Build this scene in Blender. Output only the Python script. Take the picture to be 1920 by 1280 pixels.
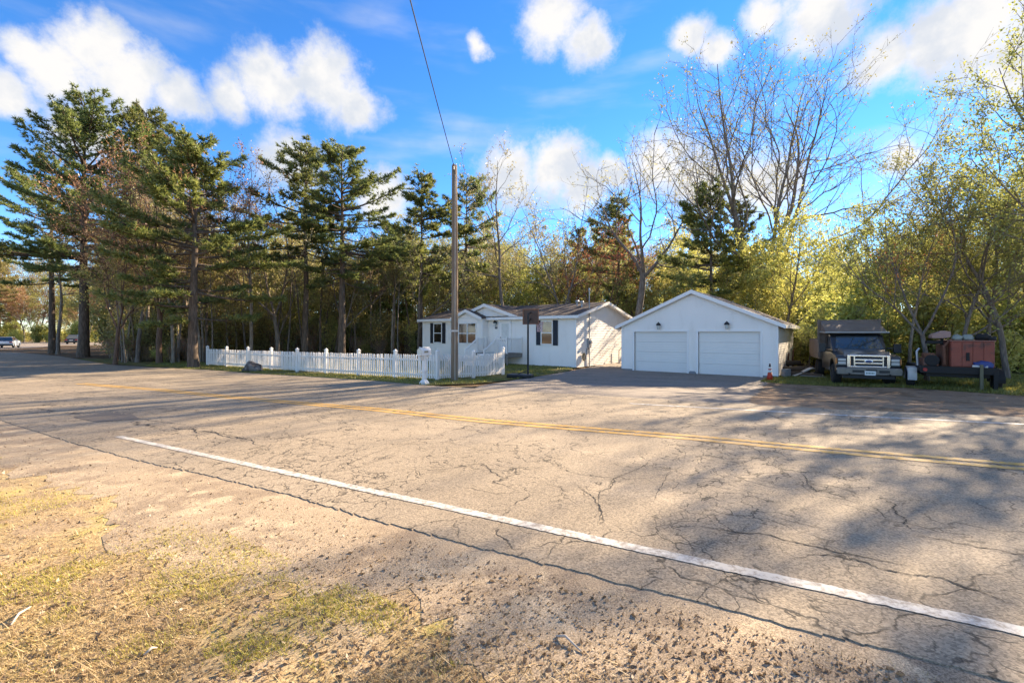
import bpy, bmesh, math, random
import numpy as np
from mathutils import Vector
random.seed(7)
for o in list(bpy.data.objects): bpy.data.objects.remove(o)
S = bpy.context.scene
C = S.collection
R = math.radians

# ------------------------------------------------------------------ camera
CAMZ = 2.05; FPX = 853.0; HOR = 624.0
cam_d = bpy.data.cameras.new('camera'); cam = bpy.data.objects.new('camera', cam_d); C.objects.link(cam)
cam.location = (0, 0, CAMZ); cam.rotation_euler = (R(90), 0, 0)
cam_d.sensor_width = 36; cam_d.lens = 36 * FPX / 1920
cam_d.shift_y = -(640 - HOR) / 1920
cam_d.clip_start = 0.05; cam_d.clip_end = 3000
S.camera = cam

# ------------------------------------------------------------------ light
SUN_AZ, SUN_EL = 50.0, 25.5          # degrees right of the view axis, above the horizon
SUN = Vector((math.sin(R(SUN_AZ)) * math.cos(R(SUN_EL)), math.cos(R(SUN_AZ)) * math.cos(R(SUN_EL)), math.sin(R(SUN_EL))))
sun_d = bpy.data.lights.new('sun', 'SUN'); sun = bpy.data.objects.new('sun', sun_d); C.objects.link(sun)
sun_d.energy = 5.0; sun_d.angle = R(0.53); sun_d.color = (1.0, 0.81, 0.58)
sun.rotation_euler = (-SUN).to_track_quat('-Z', 'Y').to_euler(); sun.location = SUN * 200
S.view_settings.view_transform = 'Standard'; S.view_settings.look = 'None'
S.view_settings.gamma = 1; S.view_settings.use_curve_mapping = False
S.cycles.max_bounces = 6; S.cycles.diffuse_bounces = 3; S.cycles.glossy_bounces = 2; S.cycles.transmission_bounces = 4
S.view_settings.exposure = 1.9

W = bpy.data.worlds.new('World'); S.world = W; W.use_nodes = True
nt = W.node_tree; nt.nodes.clear()
def N(t, kind, **kw):
    n = t.nodes.new(kind)
    for k, v in kw.items(): setattr(n, k, v)
    return n
def math_n(t, op, a, b=None, clamp=False):
    n = N(t, 'ShaderNodeMath', operation=op, use_clamp=clamp)
    for i, x in enumerate((a, b)):
        if x is None: continue
        if isinstance(x, (int, float)): n.inputs[i].default_value = x
        else: t.links.new(x, n.inputs[i])
    return n.outputs[0]
W.cycles.sampling_method = 'MANUAL'; W.cycles.sample_map_resolution = 256
out = N(nt, 'ShaderNodeOutputWorld'); bg = N(nt, 'ShaderNodeBackground'); bg.inputs[1].default_value = 0.09
sky = N(nt, 'ShaderNodeTexSky', sky_type='NISHITA'); sky.sun_disc = False
sky.sun_elevation = R(SUN_EL); sky.sun_rotation = R(SUN_AZ); sky.air_density = 1.0; sky.altitude = 2000; sky.dust_density = 0.0; sky.ozone_density = 3.0
hs = N(nt, 'ShaderNodeHueSaturation'); hs.inputs['Hue'].default_value = 0.505; hs.inputs['Saturation'].default_value = 1.25; hs.inputs['Value'].default_value = 1.0
nt.links.new(sky.outputs[0], hs.inputs['Color'])
tc = N(nt, 'ShaderNodeTexCoord')
def noise_dir(scale, detail, rough=0.55, off=(0, 0, 0)):
    mp = N(nt, 'ShaderNodeMapping'); mp.inputs['Location'].default_value = off
    nt.links.new(tc.outputs['Generated'], mp.inputs[0])
    n = N(nt, 'ShaderNodeTexNoise'); n.inputs['Scale'].default_value = scale; n.inputs['Detail'].default_value = detail; n.inputs['Roughness'].default_value = rough
    nt.links.new(mp.outputs[0], n.inputs['Vector']); return n
nw = noise_dir(5.5, 4, 0.6); nb = noise_dir(14, 5, 0.6, (3, 1, 2))
# cumulus puffs: (direction, angular radius); the ones over the street; unseen cloud elsewhere is added below as noise
PUFFS = []
def px_dir(u, v):
    d = Vector(((u - 960) / FPX, 1, -(v - HOR) / FPX)); return d.normalized(), d.length
for u, v, r in [(185,92,62),(110,130,62),(235,145,75),(330,182,48),(60,105,40),
                (605,150,66),(510,160,68),(430,180,44),(665,188,46),
                (1045,32,60),(1108,78,50),(905,90,23),(1295,62,36),(1350,92,36),
                (1850,50,105),(1755,78,74),(1655,110,58),(1540,12,76),(1440,20,40),(1920,110,74),
                (540,310,58),(955,322,58),(1040,318,58),(1090,355,54),(1240,302,60),(1310,340,66),(1148,330,34),
                (720,375,50),(-8,168,46),(1690,294,38),(160,245,60),(1430,345,70)]:
    d, L = px_dir(u, v); PUFFS.append((d, r / FPX / L))
# the direction is pushed about by noise so that the puffs get ragged, billowing rims
wob = N(nt, 'ShaderNodeVectorMath', operation='SUBTRACT'); nt.links.new(nw.outputs['Color'], wob.inputs[0]); wob.inputs[1].default_value = (.5, .5, .5)
wsc = N(nt, 'ShaderNodeVectorMath', operation='SCALE'); nt.links.new(wob.outputs[0], wsc.inputs[0]); wsc.inputs['Scale'].default_value = 0.06
wob2 = N(nt, 'ShaderNodeVectorMath', operation='SUBTRACT'); nt.links.new(nb.outputs['Color'], wob2.inputs[0]); wob2.inputs[1].default_value = (.5, .5, .5)
wsc2 = N(nt, 'ShaderNodeVectorMath', operation='SCALE'); nt.links.new(wob2.outputs[0], wsc2.inputs[0]); wsc2.inputs['Scale'].default_value = 0.03
ad = N(nt, 'ShaderNodeVectorMath', operation='ADD'); nt.links.new(wsc.outputs[0], ad.inputs[0]); nt.links.new(wsc2.outputs[0], ad.inputs[1])
ad2 = N(nt, 'ShaderNodeVectorMath', operation='ADD'); nt.links.new(ad.outputs[0], ad2.inputs[0]); nt.links.new(tc.outputs['Generated'], ad2.inputs[1])
acc = None
for d, r in PUFFS:
    ds = N(nt, 'ShaderNodeVectorMath', operation='DISTANCE'); nt.links.new(ad2.outputs[0], ds.inputs[0]); ds.inputs[1].default_value = d
    q = math_n(nt, 'DIVIDE', ds.outputs['Value'], r)
    acc = q if acc is None else math_n(nt, 'MINIMUM', acc, q)
nf = noise_dir(30, 6, 0.7, (1, 5, 3))
acc = math_n(nt, 'ADD', acc, math_n(nt, 'ADD', math_n(nt, 'MULTIPLY', math_n(nt, 'SUBTRACT', nb.outputs['Fac'], .5), 1.25), math_n(nt, 'MULTIPLY', math_n(nt, 'SUBTRACT', nf.outputs['Fac'], .5), 1.0)))
mr = N(nt, 'ShaderNodeMapRange', interpolation_type='SMOOTHSTEP'); nt.links.new(acc, mr.inputs[0])
mr.inputs[1].default_value = 1.4; mr.inputs[2].default_value = 0.42; mr.inputs[3].default_value = 0; mr.inputs[4].default_value = 1
# unseen cumulus over the rest of the sky, thickened to whiten the fill light
ng = noise_dir(3.1, 6, 0.6, (7, 2, 5)); gm_ = N(nt, 'ShaderNodeMapRange', interpolation_type='SMOOTHSTEP'); nt.links.new(ng.outputs['Fac'], gm_.inputs[0]); gm_.inputs[1].default_value = .49; gm_.inputs[2].default_value = .6
sepd = N(nt, 'ShaderNodeSeparateXYZ'); nt.links.new(tc.outputs['Generated'], sepd.inputs[0])
away = N(nt, 'ShaderNodeMapRange', interpolation_type='SMOOTHSTEP'); nt.links.new(sepd.outputs[1], away.inputs[0]); away.inputs[1].default_value = .5; away.inputs[2].default_value = .3
rest = math_n(nt, 'MULTIPLY', gm_.outputs[0], away.outputs[0])
# thin high veil
nv = N(nt, 'ShaderNodeTexNoise'); mpv = N(nt, 'ShaderNodeMapping'); mpv.inputs['Scale'].default_value = (1.6, 1.6, 7)
nt.links.new(tc.outputs['Generated'], mpv.inputs[0]); nt.links.new(mpv.outputs[0], nv.inputs['Vector']); nv.inputs['Scale'].default_value = 2.2; nv.inputs['Detail'].default_value = 5
mv = N(nt, 'ShaderNodeMapRange', interpolation_type='SMOOTHSTEP'); nt.links.new(nv.outputs['Fac'], mv.inputs[0])
mv.inputs[1].default_value = 0.5; mv.inputs[2].default_value = 0.8; mv.inputs[4].default_value = 0.35
dens = math_n(nt, 'MAXIMUM', math_n(nt, 'MAXIMUM', mr.outputs[0], rest), mv.outputs[0])
CLOUD = 2.9
cc = N(nt, 'ShaderNodeMix', data_type='RGBA'); cc.inputs[6].default_value = (CLOUD * .76, CLOUD * .81, CLOUD * .9, 1); cc.inputs[7].default_value = (CLOUD * 1.04, CLOUD * 1.02, CLOUD, 1)
cs = N(nt, 'ShaderNodeMapRange', interpolation_type='SMOOTHSTEP'); nt.links.new(math_n(nt, 'ADD', math_n(nt, 'MULTIPLY', nw.outputs['Fac'], .55), math_n(nt, 'MULTIPLY', nb.outputs['Fac'], .45)), cs.inputs[0]); cs.inputs[1].default_value = .4; cs.inputs[2].default_value = .56; nt.links.new(cs.outputs[0], cc.inputs[0])
mx = N(nt, 'ShaderNodeMix', data_type='RGBA'); nt.links.new(dens, mx.inputs[0]); nt.links.new(hs.outputs[0], mx.inputs[6]); nt.links.new(cc.outputs[2], mx.inputs[7])
nt.links.new(mx.outputs[2], bg.inputs[0]); nt.links.new(bg.outputs[0], out.inputs[0])

# ------------------------------------------------------------------ helpers
def smooth(a, b, x):
    t = np.clip((x - a) / (b - a), 0, 1); return t * t * (3 - 2 * t)
def G(x, y):
    """height of the terrain: the road falls to the left and levels out; the yard is level"""
    x = np.asarray(x, float); y = np.asarray(y, float)
    s = -.85 * x + .53 * y; n = .53 * x + .85 * y
    sc = np.clip(s, -16, 60)
    gr = .12 * np.logaddexp(0, (.5 - .027 * sc) / .12)
    gy = -.03 + .2 * smooth(1, -8, s)
    return gr + (gy - gr) * smooth(11.5, 18.5, n)
def g1(x, y): return float(G(x, y))
def unproj(u, v):
    dx = (u - 960) / FPX; dz = -(v - HOR) / FPX
    lo, hi = .3, 260.0
    for _ in range(60):
        m = (lo + hi) / 2
        if CAMZ + m * dz > g1(m * dx, m): lo = m
        else: hi = m
    return (lo * dx, lo)
def at(u, depth): return ((u - 960) / FPX * depth, depth)

def link(o, parent=None):
    C.objects.link(o)
    if parent is not None: o.parent = parent
    return o
def thing(name, label, cat, loc=(0, 0, 0), rz=0, group=None):
    o = bpy.data.objects.new(name, None); C.objects.link(o)
    o.empty_display_size = .2; o.location = loc; o.rotation_euler = (0, 0, rz); o['label'] = label; o['category'] = cat
    if group: o['group'] = group
    return o
def tag(o, label, cat, group=None):
    o['label'] = label; o['category'] = cat
    if group: o['group'] = group
    return o
def np_mesh(name, V, F, mat, smooth_f=False, mat2=None, midx=None):
    """V (n,3); F list of int arrays (m,k)"""
    me = bpy.data.meshes.new(name); V = np.asarray(V, np.float32)
    me.vertices.add(len(V)); me.vertices.foreach_set('co', V.ravel())
    F = [np.asarray(f, np.int32) for f in F if len(f)]
    loops = np.concatenate([f.ravel() for f in F]); tot = np.concatenate([np.full(len(f), f.shape[1], np.int32) for f in F])
    me.loops.add(len(loops)); me.loops.foreach_set('vertex_index', loops)
    me.polygons.add(len(tot)); me.polygons.foreach_set('loop_start', np.concatenate([[0], np.cumsum(tot)[:-1]]).astype(np.int32))
    try: me.polygons.foreach_set('loop_total', tot)
    except Exception: pass
    me.polygons.foreach_set('use_smooth', np.full(len(tot), bool(smooth_f)))
    me.update(calc_edges=True); me.materials.append(mat)
    return me
class M:
    """collects simple solids; build() makes ONE mesh object"""
    def __init__(s): s.V = []; s.F = []
    def add(s, V, F):
        b = len(s.V); s.V += [tuple(v) for v in V]; s.F += [tuple(i + b for i in f) for f in F]; return s
    def box(s, x0, x1, y0, y1, z0, z1):
        return s.add([(x0,y0,z0),(x1,y0,z0),(x1,y1,z0),(x0,y1,z0),(x0,y0,z1),(x1,y0,z1),(x1,y1,z1),(x0,y1,z1)],
                     [(0,3,2,1),(4,5,6,7),(0,1,5,4),(1,2,6,5),(2,3,7,6),(3,0,4,7)])
    def beam(s, a, b, w, h):
        a = Vector(a); b = Vector(b); d = (b - a).normalized(); up = Vector((0,0,1)) if abs(d.z) < .95 else Vector((0,1,0))
        x = d.cross(up).normalized() * w / 2; y = x.cross(d).normalized() * h / 2
        V = [p + i * x + j * y for p in (a, b) for i, j in ((-1,-1),(1,-1),(1,1),(-1,1))]
        return s.add(V, [(0,1,2,3),(7,6,5,4),(0,4,5,1),(1,5,6,2),(2,6,7,3),(3,7,4,0)])
    def tube(s, pts, rad, n=10, cap=True):
        pts = [Vector(p) for p in pts]; k = len(pts); rad = [rad] * k if isinstance(rad, (int, float)) else rad
        V = []; ref = None
        for i, p in enumerate(pts):
            d = (pts[min(i + 1, k - 1)] - pts[max(i - 1, 0)]).normalized()
            if ref is None: ref = Vector((0,0,1)) if abs(d.z) < .9 else Vector((1,0,0))
            a = d.cross(ref).normalized(); b = d.cross(a).normalized(); ref = a.cross(d)
            V += [p + rad[i] * (math.cos(2*math.pi*j/n) * a + math.sin(2*math.pi*j/n) * b) for j in range(n)]
        F = [(i*n+j, i*n+(j+1)%n, (i+1)*n+(j+1)%n, (i+1)*n+j) for i in range(k-1) for j in range(n)]
        if cap: F += [tuple(range(n))[::-1], tuple((k-1)*n+j for j in range(n))]
        return s.add(V, F)
    def lathe(s, prof, c=(0,0,0), axis='z', n=20):
        V = []
        for r, h in prof:
            for j in range(n):
                a = 2*math.pi*j/n; p = (r*math.cos(a), r*math.sin(a), h)
                if axis == 'x': p = (h, p[0], p[1])
                if axis == 'y': p = (p[0], h, p[1])
                V.append((p[0]+c[0], p[1]+c[1], p[2]+c[2]))
        k = len(prof)
        F = [(i*n+j, i*n+(j+1)%n, (i+1)*n+(j+1)%n, (i+1)*n+j) for i in range(k-1) for j in range(n)]
        F += [tuple(range(n))[::-1], tuple((k-1)*n+j for j in range(n))]
        return s.add(V, F)
    def prism(s, poly, x0, x1, axis='x'):
        """polygon extruded: axis x -> poly in (y,z); axis y -> poly in (x,z); axis z -> poly in (x,y)"""
        m = {'x': lambda a, b, t: (t, a, b), 'y': lambda a, b, t: (a, t, b), 'z': lambda a, b, t: (a, b, t)}[axis]
        n = len(poly); V = [m(a, b, x0) for a, b in poly] + [m(a, b, x1) for a, b in poly]
        F = [tuple(range(n)), tuple(range(2*n-1, n-1, -1))] + [(i, i+n, (i+1)%n+n, (i+1)%n) for i in range(n)]
        return s.add(V, F)
    def mesh(s, name, mat, smooth_f=False):
        me = bpy.data.meshes.new(name); me.from_pydata(s.V, [], s.F)
        bm = bmesh.new(); bm.from_mesh(me); bmesh.ops.recalc_face_normals(bm, faces=bm.faces); bm.to_mesh(me); bm.free()
        me.materials.append(mat)
        if smooth_f: me.polygons.foreach_set('use_smooth', [True] * len(me.polygons))
        return me
    def build(s, name, mat, parent=None, smooth_f=False, bevel=0, loc=None, seg=2):
        o = bpy.data.objects.new(name, s.mesh(name, mat, smooth_f)); link(o, parent)
        if loc is not None: o.location = loc
        if bevel:
            b = o.modifiers.new('bevel', 'BEVEL'); b.width = bevel; b.segments = seg; b.limit_method = 'ANGLE'; b.angle_limit = R(35)
        return o

# ------------------------------------------------------------------ materials
MATS = {}
def mat(name, col, rough=.7, var=.12, scale=6.0, metal=0., spec=.4, bump=0., bscale=40., col2=None, c2scale=3., c2lo=.45, c2hi=.6, stretch=None, coat=0.):
    if name in MATS: return MATS[name]
    m = bpy.data.materials.new(name); m.use_nodes = True; t = m.node_tree; p = t.nodes['Principled BSDF']; MATS[name] = m
    p.inputs['Roughness'].default_value = rough; p.inputs['Metallic'].default_value = metal; p.inputs['Specular IOR Level'].default_value = spec
    if coat: p.inputs['Coat Weight'].default_value = coat; p.inputs['Coat Roughness'].default_value = .08
    co = N(t, 'ShaderNodeTexCoord'); vec = co.outputs['Object']
    if stretch:
        mp = N(t, 'ShaderNodeMapping'); mp.inputs['Scale'].default_value = stretch; t.links.new(vec, mp.inputs[0]); vec = mp.outputs[0]
    n = N(t, 'ShaderNodeTexNoise'); n.inputs['Scale'].default_value = scale; n.inputs['Detail'].default_value = 6; t.links.new(vec, n.inputs['Vector'])
    a = N(t, 'ShaderNodeMix', data_type='RGBA'); t.links.new(n.outputs['Fac'], a.inputs[0])
    a.inputs[6].default_value = tuple(c * (1 - var) for c in col) + (1,); a.inputs[7].default_value = tuple(min(1, c * (1 + var)) for c in col) + (1,)
    res = a.outputs[2]
    if col2:
        n2 = N(t, 'ShaderNodeTexNoise'); n2.inputs['Scale'].default_value = c2scale; n2.inputs['Detail'].default_value = 5; t.links.new(vec, n2.inputs['Vector'])
        r2 = N(t, 'ShaderNodeMapRange', interpolation_type='SMOOTHSTEP'); r2.inputs[1].default_value = c2lo; r2.inputs[2].default_value = c2hi; t.links.new(n2.outputs['Fac'], r2.inputs[0])
        b = N(t, 'ShaderNodeMix', data_type='RGBA'); t.links.new(r2.outputs[0], b.inputs[0]); t.links.new(res, b.inputs[6]); b.inputs[7].default_value = tuple(col2) + (1,); res = b.outputs[2]
    t.links.new(res, p.inputs['Base Color'])
    if bump:
        n3 = N(t, 'ShaderNodeTexNoise'); n3.inputs['Scale'].default_value = bscale; n3.inputs['Detail'].default_value = 5; t.links.new(vec, n3.inputs['Vector'])
        bp = N(t, 'ShaderNodeBump'); bp.inputs['Strength'].default_value = bump; bp.inputs['Distance'].default_value = .02; t.links.new(n3.outputs['Fac'], bp.inputs['Height']); t.links.new(bp.outputs[0], p.inputs['Normal'])
    return m
def leaf_mat(name, c1, c2, trans=.45):
    m = bpy.data.materials.new(name); m.use_nodes = True; t = m.node_tree; t.nodes.clear(); MATS[name] = m
    o = N(t, 'ShaderNodeOutputMaterial'); ge = N(t, 'ShaderNodeNewGeometry'); oi = N(t, 'ShaderNodeObjectInfo')
    a = N(t, 'ShaderNodeMix', data_type='RGBA'); t.links.new(ge.outputs['Random Per Island'], a.inputs[0]); a.inputs[6].default_value = tuple(c1) + (1,); a.inputs[7].default_value = tuple(c2) + (1,)
    h = N(t, 'ShaderNodeHueSaturation'); t.links.new(a.outputs[2], h.inputs['Color'])
    mr_ = N(t, 'ShaderNodeMapRange'); t.links.new(oi.outputs['Random'], mr_.inputs[0]); mr_.inputs[3].default_value = .485; mr_.inputs[4].default_value = .515; t.links.new(mr_.outputs[0], h.inputs['Hue'])
    mv_ = N(t, 'ShaderNodeMapRange'); t.links.new(oi.outputs['Random'], mv_.inputs[0]); mv_.inputs[3].default_value = .8; mv_.inputs[4].default_value = 1.2; t.links.new(mv_.outputs[0], h.inputs['Value'])
    d = N(t, 'ShaderNodeBsdfDiffuse'); tr = N(t, 'ShaderNodeBsdfTranslucent'); t.links.new(h.outputs[0], d.inputs[0]); t.links.new(h.outputs[0], tr.inputs[0])
    ms = N(t, 'ShaderNodeMixShader'); ms.inputs[0].default_value = trans; t.links.new(d.outputs[0], ms.inputs[1]); t.links.new(tr.outputs[0], ms.inputs[2])
    gl = N(t, 'ShaderNodeBsdfGlossy'); gl.inputs['Roughness'].default_value = .45; ms2 = N(t, 'ShaderNodeMixShader'); ms2.inputs[0].default_value = .04
    t.links.new(ms.outputs[0], ms2.inputs[1]); t.links.new(gl.outputs[0], ms2.inputs[2]); t.links.new(ms2.outputs[0], o.inputs[0])
    return m
# ------------------------------------------------------------------ terrain, road
def ramp_noise(t, vec, scale, lo, hi, detail=5, rough=.55):
    n = N(t, 'ShaderNodeTexNoise'); n.inputs['Scale'].default_value = scale; n.inputs['Detail'].default_value = detail; n.inputs['Roughness'].default_value = rough
    t.links.new(vec, n.inputs['Vector']); r = N(t, 'ShaderNodeMapRange', interpolation_type='SMOOTHSTEP'); r.inputs[1].default_value = lo; r.inputs[2].default_value = hi
    t.links.new(n.outputs['Fac'], r.inputs[0]); return r.outputs[0], n
def mixc(t, f, a, b):
    m = N(t, 'ShaderNodeMix', data_type='RGBA')
    for i, x in ((0, f), (6, a), (7, b)):
        if isinstance(x, (int, float)): m.inputs[i].default_value = x
        elif isinstance(x, tuple): m.inputs[i].default_value = x + (1,)
        else: t.links.new(x, m.inputs[i])
    return m.outputs[2]
def earth_mat(name, layers, bump=.6, bscale=60, bdist=.03, speck=.35, sscale=120):
    """layers: first (colour), then (colour, scale, lo, hi)"""
    m = bpy.data.materials.new(name); m.use_nodes = True; t = m.node_tree; p = t.nodes['Principled BSDF']; p.inputs['Roughness'].default_value = .95; p.inputs['Specular IOR Level'].default_value = .15
    vec = N(t, 'ShaderNodeTexCoord').outputs['Object']; col = layers[0]
    for c, sc, lo, hi in layers[1:]:
        f, _ = ramp_noise(t, vec, sc, lo, hi, 7, .6); col = mixc(t, f, col, c)
    f, sn = ramp_noise(t, vec, sscale, .3, .7, 3, .7)
    d = N(t, 'ShaderNodeMapRange'); t.links.new(f, d.inputs[0]); d.inputs[3].default_value = 1 - speck; d.inputs[4].default_value = 1 + speck
    mu = N(t, 'ShaderNodeVectorMath', operation='SCALE'); t.links.new(col, mu.inputs[0]) if not isinstance(col, tuple) else setattr(mu.inputs[0], 'default_value', col)
    t.links.new(d.outputs[0], mu.inputs['Scale']); t.links.new(mu.outputs[0], p.inputs['Base Color'])
    b1 = N(t, 'ShaderNodeTexNoise'); b1.inputs['Scale'].default_value = bscale; b1.inputs['Detail'].default_value = 6; b1.inputs['Roughness'].default_value = .7; t.links.new(vec, b1.inputs['Vector'])
    bp = N(t, 'ShaderNodeBump'); bp.inputs['Strength'].default_value = bump; bp.inputs['Distance'].default_value = bdist; t.links.new(b1.outputs['Fac'], bp.inputs['Height']); t.links.new(bp.outputs[0], p.inputs['Normal'])
    return m
litter = earth_mat('leaf litter', [(.12,.075,.04), ((.2,.13,.07), 1.3, .45, .6), ((.07,.08,.03), .6, .55, .68)], .8, 14, .08)
verge_m = earth_mat('dry verge', [(.43,.315,.155), ((.30,.215,.13), 2.2, .42, .6), ((.40,.33,.1), 1.6, .54, .7), ((.52,.385,.22), 1.1, .55, .72)], .3, 80, .01, .45, 80)
gravel_m = earth_mat('sandy gravel', [(.3,.2,.125), ((.19,.125,.075), .9, .45, .62), ((.38,.27,.17), 2.5, .5, .68)], .8, 60, .03, .45, 60)
lawn_m = earth_mat('lawn soil', [(.13,.13,.04), ((.2,.17,.06), 1.4, .45, .6), ((.22,.16,.09), .8, .55, .68)], .8, 30, .04)

def asphalt_mat(name, base, crack=1.0):
    m = bpy.data.materials.new(name); m.use_nodes = True; t = m.node_tree; p = t.nodes['Principled BSDF']
    p.inputs['Roughness'].default_value = .88; p.inputs['Specular IOR Level'].default_value = .25
    vec = N(t, 'ShaderNodeTexCoord').outputs['Object']
    mp = N(t, 'ShaderNodeMapping'); mp.inputs['Rotation'].default_value = (0, 0, R(32)); t.links.new(vec, mp.inputs[0]); mp2 = N(t, 'ShaderNodeMapping'); mp2.inputs['Scale'].default_value = (.18, 1, 1); t.links.new(mp.outputs[0], mp2.inputs[0])
    f, _ = ramp_noise(t, vec, .5, .35, .7, 6); col = mixc(t, f, tuple(c * .88 for c in base), tuple(c * 1.08 for c in base))
    f, _ = ramp_noise(t, mp2.outputs[0], 1.1, .45, .7, 5); col = mixc(t, f, col, tuple(c * 1.14 for c in base))
    f, _ = ramp_noise(t, vec, 2.7, .62, .75, 6); col = mixc(t, math_n(t, 'MULTIPLY', f, .5), col, tuple(c * .6 for c in base))
    # aggregate
    vo = N(t, 'ShaderNodeTexVoronoi'); vo.inputs['Scale'].default_value = 85; t.links.new(vec, vo.inputs['Vector'])
    ag = N(t, 'ShaderNodeSeparateColor'); t.links.new(vo.outputs['Color'], ag.inputs[0]); d = N(t, 'ShaderNodeMapRange'); t.links.new(ag.outputs[0], d.inputs[0]); d.inputs[3].default_value = .62; d.inputs[4].default_value = 1.38
    mu = N(t, 'ShaderNodeVectorMath', operation='SCALE'); t.links.new(col, mu.inputs[0]); t.links.new(d.outputs[0], mu.inputs['Scale']); col = mu.outputs[0]
    # weathered crack network: warped cell borders, present only in patches
    wn = N(t, 'ShaderNodeTexNoise'); wn.inputs['Scale'].default_value = 1.7; wn.inputs['Detail'].default_value = 7; t.links.new(vec, wn.inputs['Vector'])
    ws = N(t, 'ShaderNodeVectorMath', operation='SCALE'); t.links.new(wn.outputs['Color'], ws.inputs[0]); ws.inputs['Scale'].default_value = 1.1
    wa = N(t, 'ShaderNodeVectorMath', operation='ADD'); t.links.new(vec, wa.inputs[0]); t.links.new(ws.outputs[0], wa.inputs[1])
    tot = None
    for sc, w, lo, hi, msc in ((.5, .011, .36, .5, .33), (1.5, .023, .42, .54, .45), (3.4, .042, .46, .57, .6)):
        v = N(t, 'ShaderNodeTexVoronoi', feature='DISTANCE_TO_EDGE'); v.inputs['Scale'].default_value = sc; t.links.new(wa.outputs[0], v.inputs['Vector'])
        c = N(t, 'ShaderNodeMapRange', interpolation_type='SMOOTHSTEP'); t.links.new(v.outputs['Distance'], c.inputs[0]); c.inputs[1].default_value = 0; c.inputs[2].default_value = w; c.inputs[3].default_value = 1; c.inputs[4].default_value = 0
        k, _ = ramp_noise(t, vec, msc, lo, hi, 4); fine, _ = ramp_noise(t, vec, 5, .3, .55, 3); q = math_n(t, 'MULTIPLY', math_n(t, 'MULTIPLY', c.outputs[0], k), fine); tot = q if tot is None else math_n(t, 'MAXIMUM', tot, q)
    tot = math_n(t, 'MULTIPLY', tot, .9 * crack); col = mixc(t, tot, col, (.03,.026,.022))
    t.links.new(col, p.inputs['Base Color'])
    b1 = N(t, 'ShaderNodeTexNoise'); b1.inputs['Scale'].default_value = 110; b1.inputs['Detail'].default_value = 4; t.links.new(vec, b1.inputs['Vector'])
    hgt = math_n(t, 'SUBTRACT', b1.outputs['Fac'], math_n(t, 'MULTIPLY', tot, 1.2))
    bp = N(t, 'ShaderNodeBump'); bp.inputs['Strength'].default_value = .35; bp.inputs['Distance'].default_value = .01; t.links.new(hgt, bp.inputs['Height']); t.links.new(bp.outputs[0], p.inputs['Normal'])
    return m
asph = asphalt_mat('weathered asphalt', (.3,.24,.168))
asph2 = asphalt_mat('driveway asphalt', (.25,.21,.17), .5)
asph_dark = mat('patch asphalt', (.15,.125,.1), .9, .3, 20, bump=.5, bscale=90)

def structure(o): o['kind'] = 'structure'; return o
def sheet(name, A, B, na, nb, off, m, jitA=0., skirt=0., parent=None, seed=1):
    """a sheet between two plan polylines A and B, draped on the terrain"""
    def res(P, n):
        P = np.array(P, float); L = np.concatenate([[0], np.cumsum(np.hypot(*np.diff(P, axis=0).T))]); q = np.linspace(0, 1, n) ** 1
        return np.stack([np.interp(q * L[-1], L, P[:, i]) for i in (0, 1)], 1)
    a = res(A, na); b = res(B, na)
    if jitA:
        rg = np.random.default_rng(seed); j = rg.normal(0, 1, na); j = j + np.convolve(rg.normal(0, 1, na), np.ones(9) / 4, 'same'); d = (b - a); d /= np.linalg.norm(d, axis=1)[:, None]; a = a + d * (j * jitA)[:, None]
    t = np.linspace(0, 1, nb)
    P = a[:, None] * (1 - t)[None, :, None] + b[:, None] * t[None, :, None]
    z = G(P[..., 0], P[..., 1]) + off
    V = np.concatenate([P, z[..., None]], 2).reshape(-1, 3); i = np.arange(na - 1)[:, None] * nb + np.arange(nb - 1)[None]
    F = np.stack([i, i + nb, i + nb + 1, i + 1], -1).reshape(-1, 4)
    if skirt:
        k = len(V); e = np.arange(na) * nb; V = np.concatenate([V, V[e] - [0, 0, skirt]]); j = np.arange(na - 1); F = np.concatenate([F, np.stack([e[j], k + j, k + j + 1, e[j + 1]], -1)])
    me = np_mesh(name, V, [F], m)
    bm = bmesh.new(); bm.from_mesh(me); bmesh.ops.recalc_face_normals(bm, faces=bm.faces)
    up = sum(f.normal.z for f in bm.faces)
    if up < 0: bmesh.ops.reverse_faces(bm, faces=bm.faces)
    bm.to_mesh(me); bm.free()
    o = bpy.data.objects.new(name, me); link(o, parent); return o

# terrain out to the horizon: fine near the street, coarse far off
c1 = np.concatenate([-np.geomspace(1500, 62, 16), np.linspace(-60, 60, 221), np.geomspace(62, 1500, 16)])
XX, YY = np.meshgrid(c1, c1 + 22, indexing='ij'); ZZ = G(XX, YY) - .06
n_ = len(c1); ii = np.arange(n_ - 1)[:, None] * n_ + np.arange(n_ - 1)[None]
gm = np_mesh('ground', np.stack([XX, YY, ZZ], -1).reshape(-1, 3), [np.stack([ii, ii + n_, ii + n_ + 1, ii + 1], -1).reshape(-1, 4)], litter, True)
structure(link(bpy.data.objects.new('ground', gm)))

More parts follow.
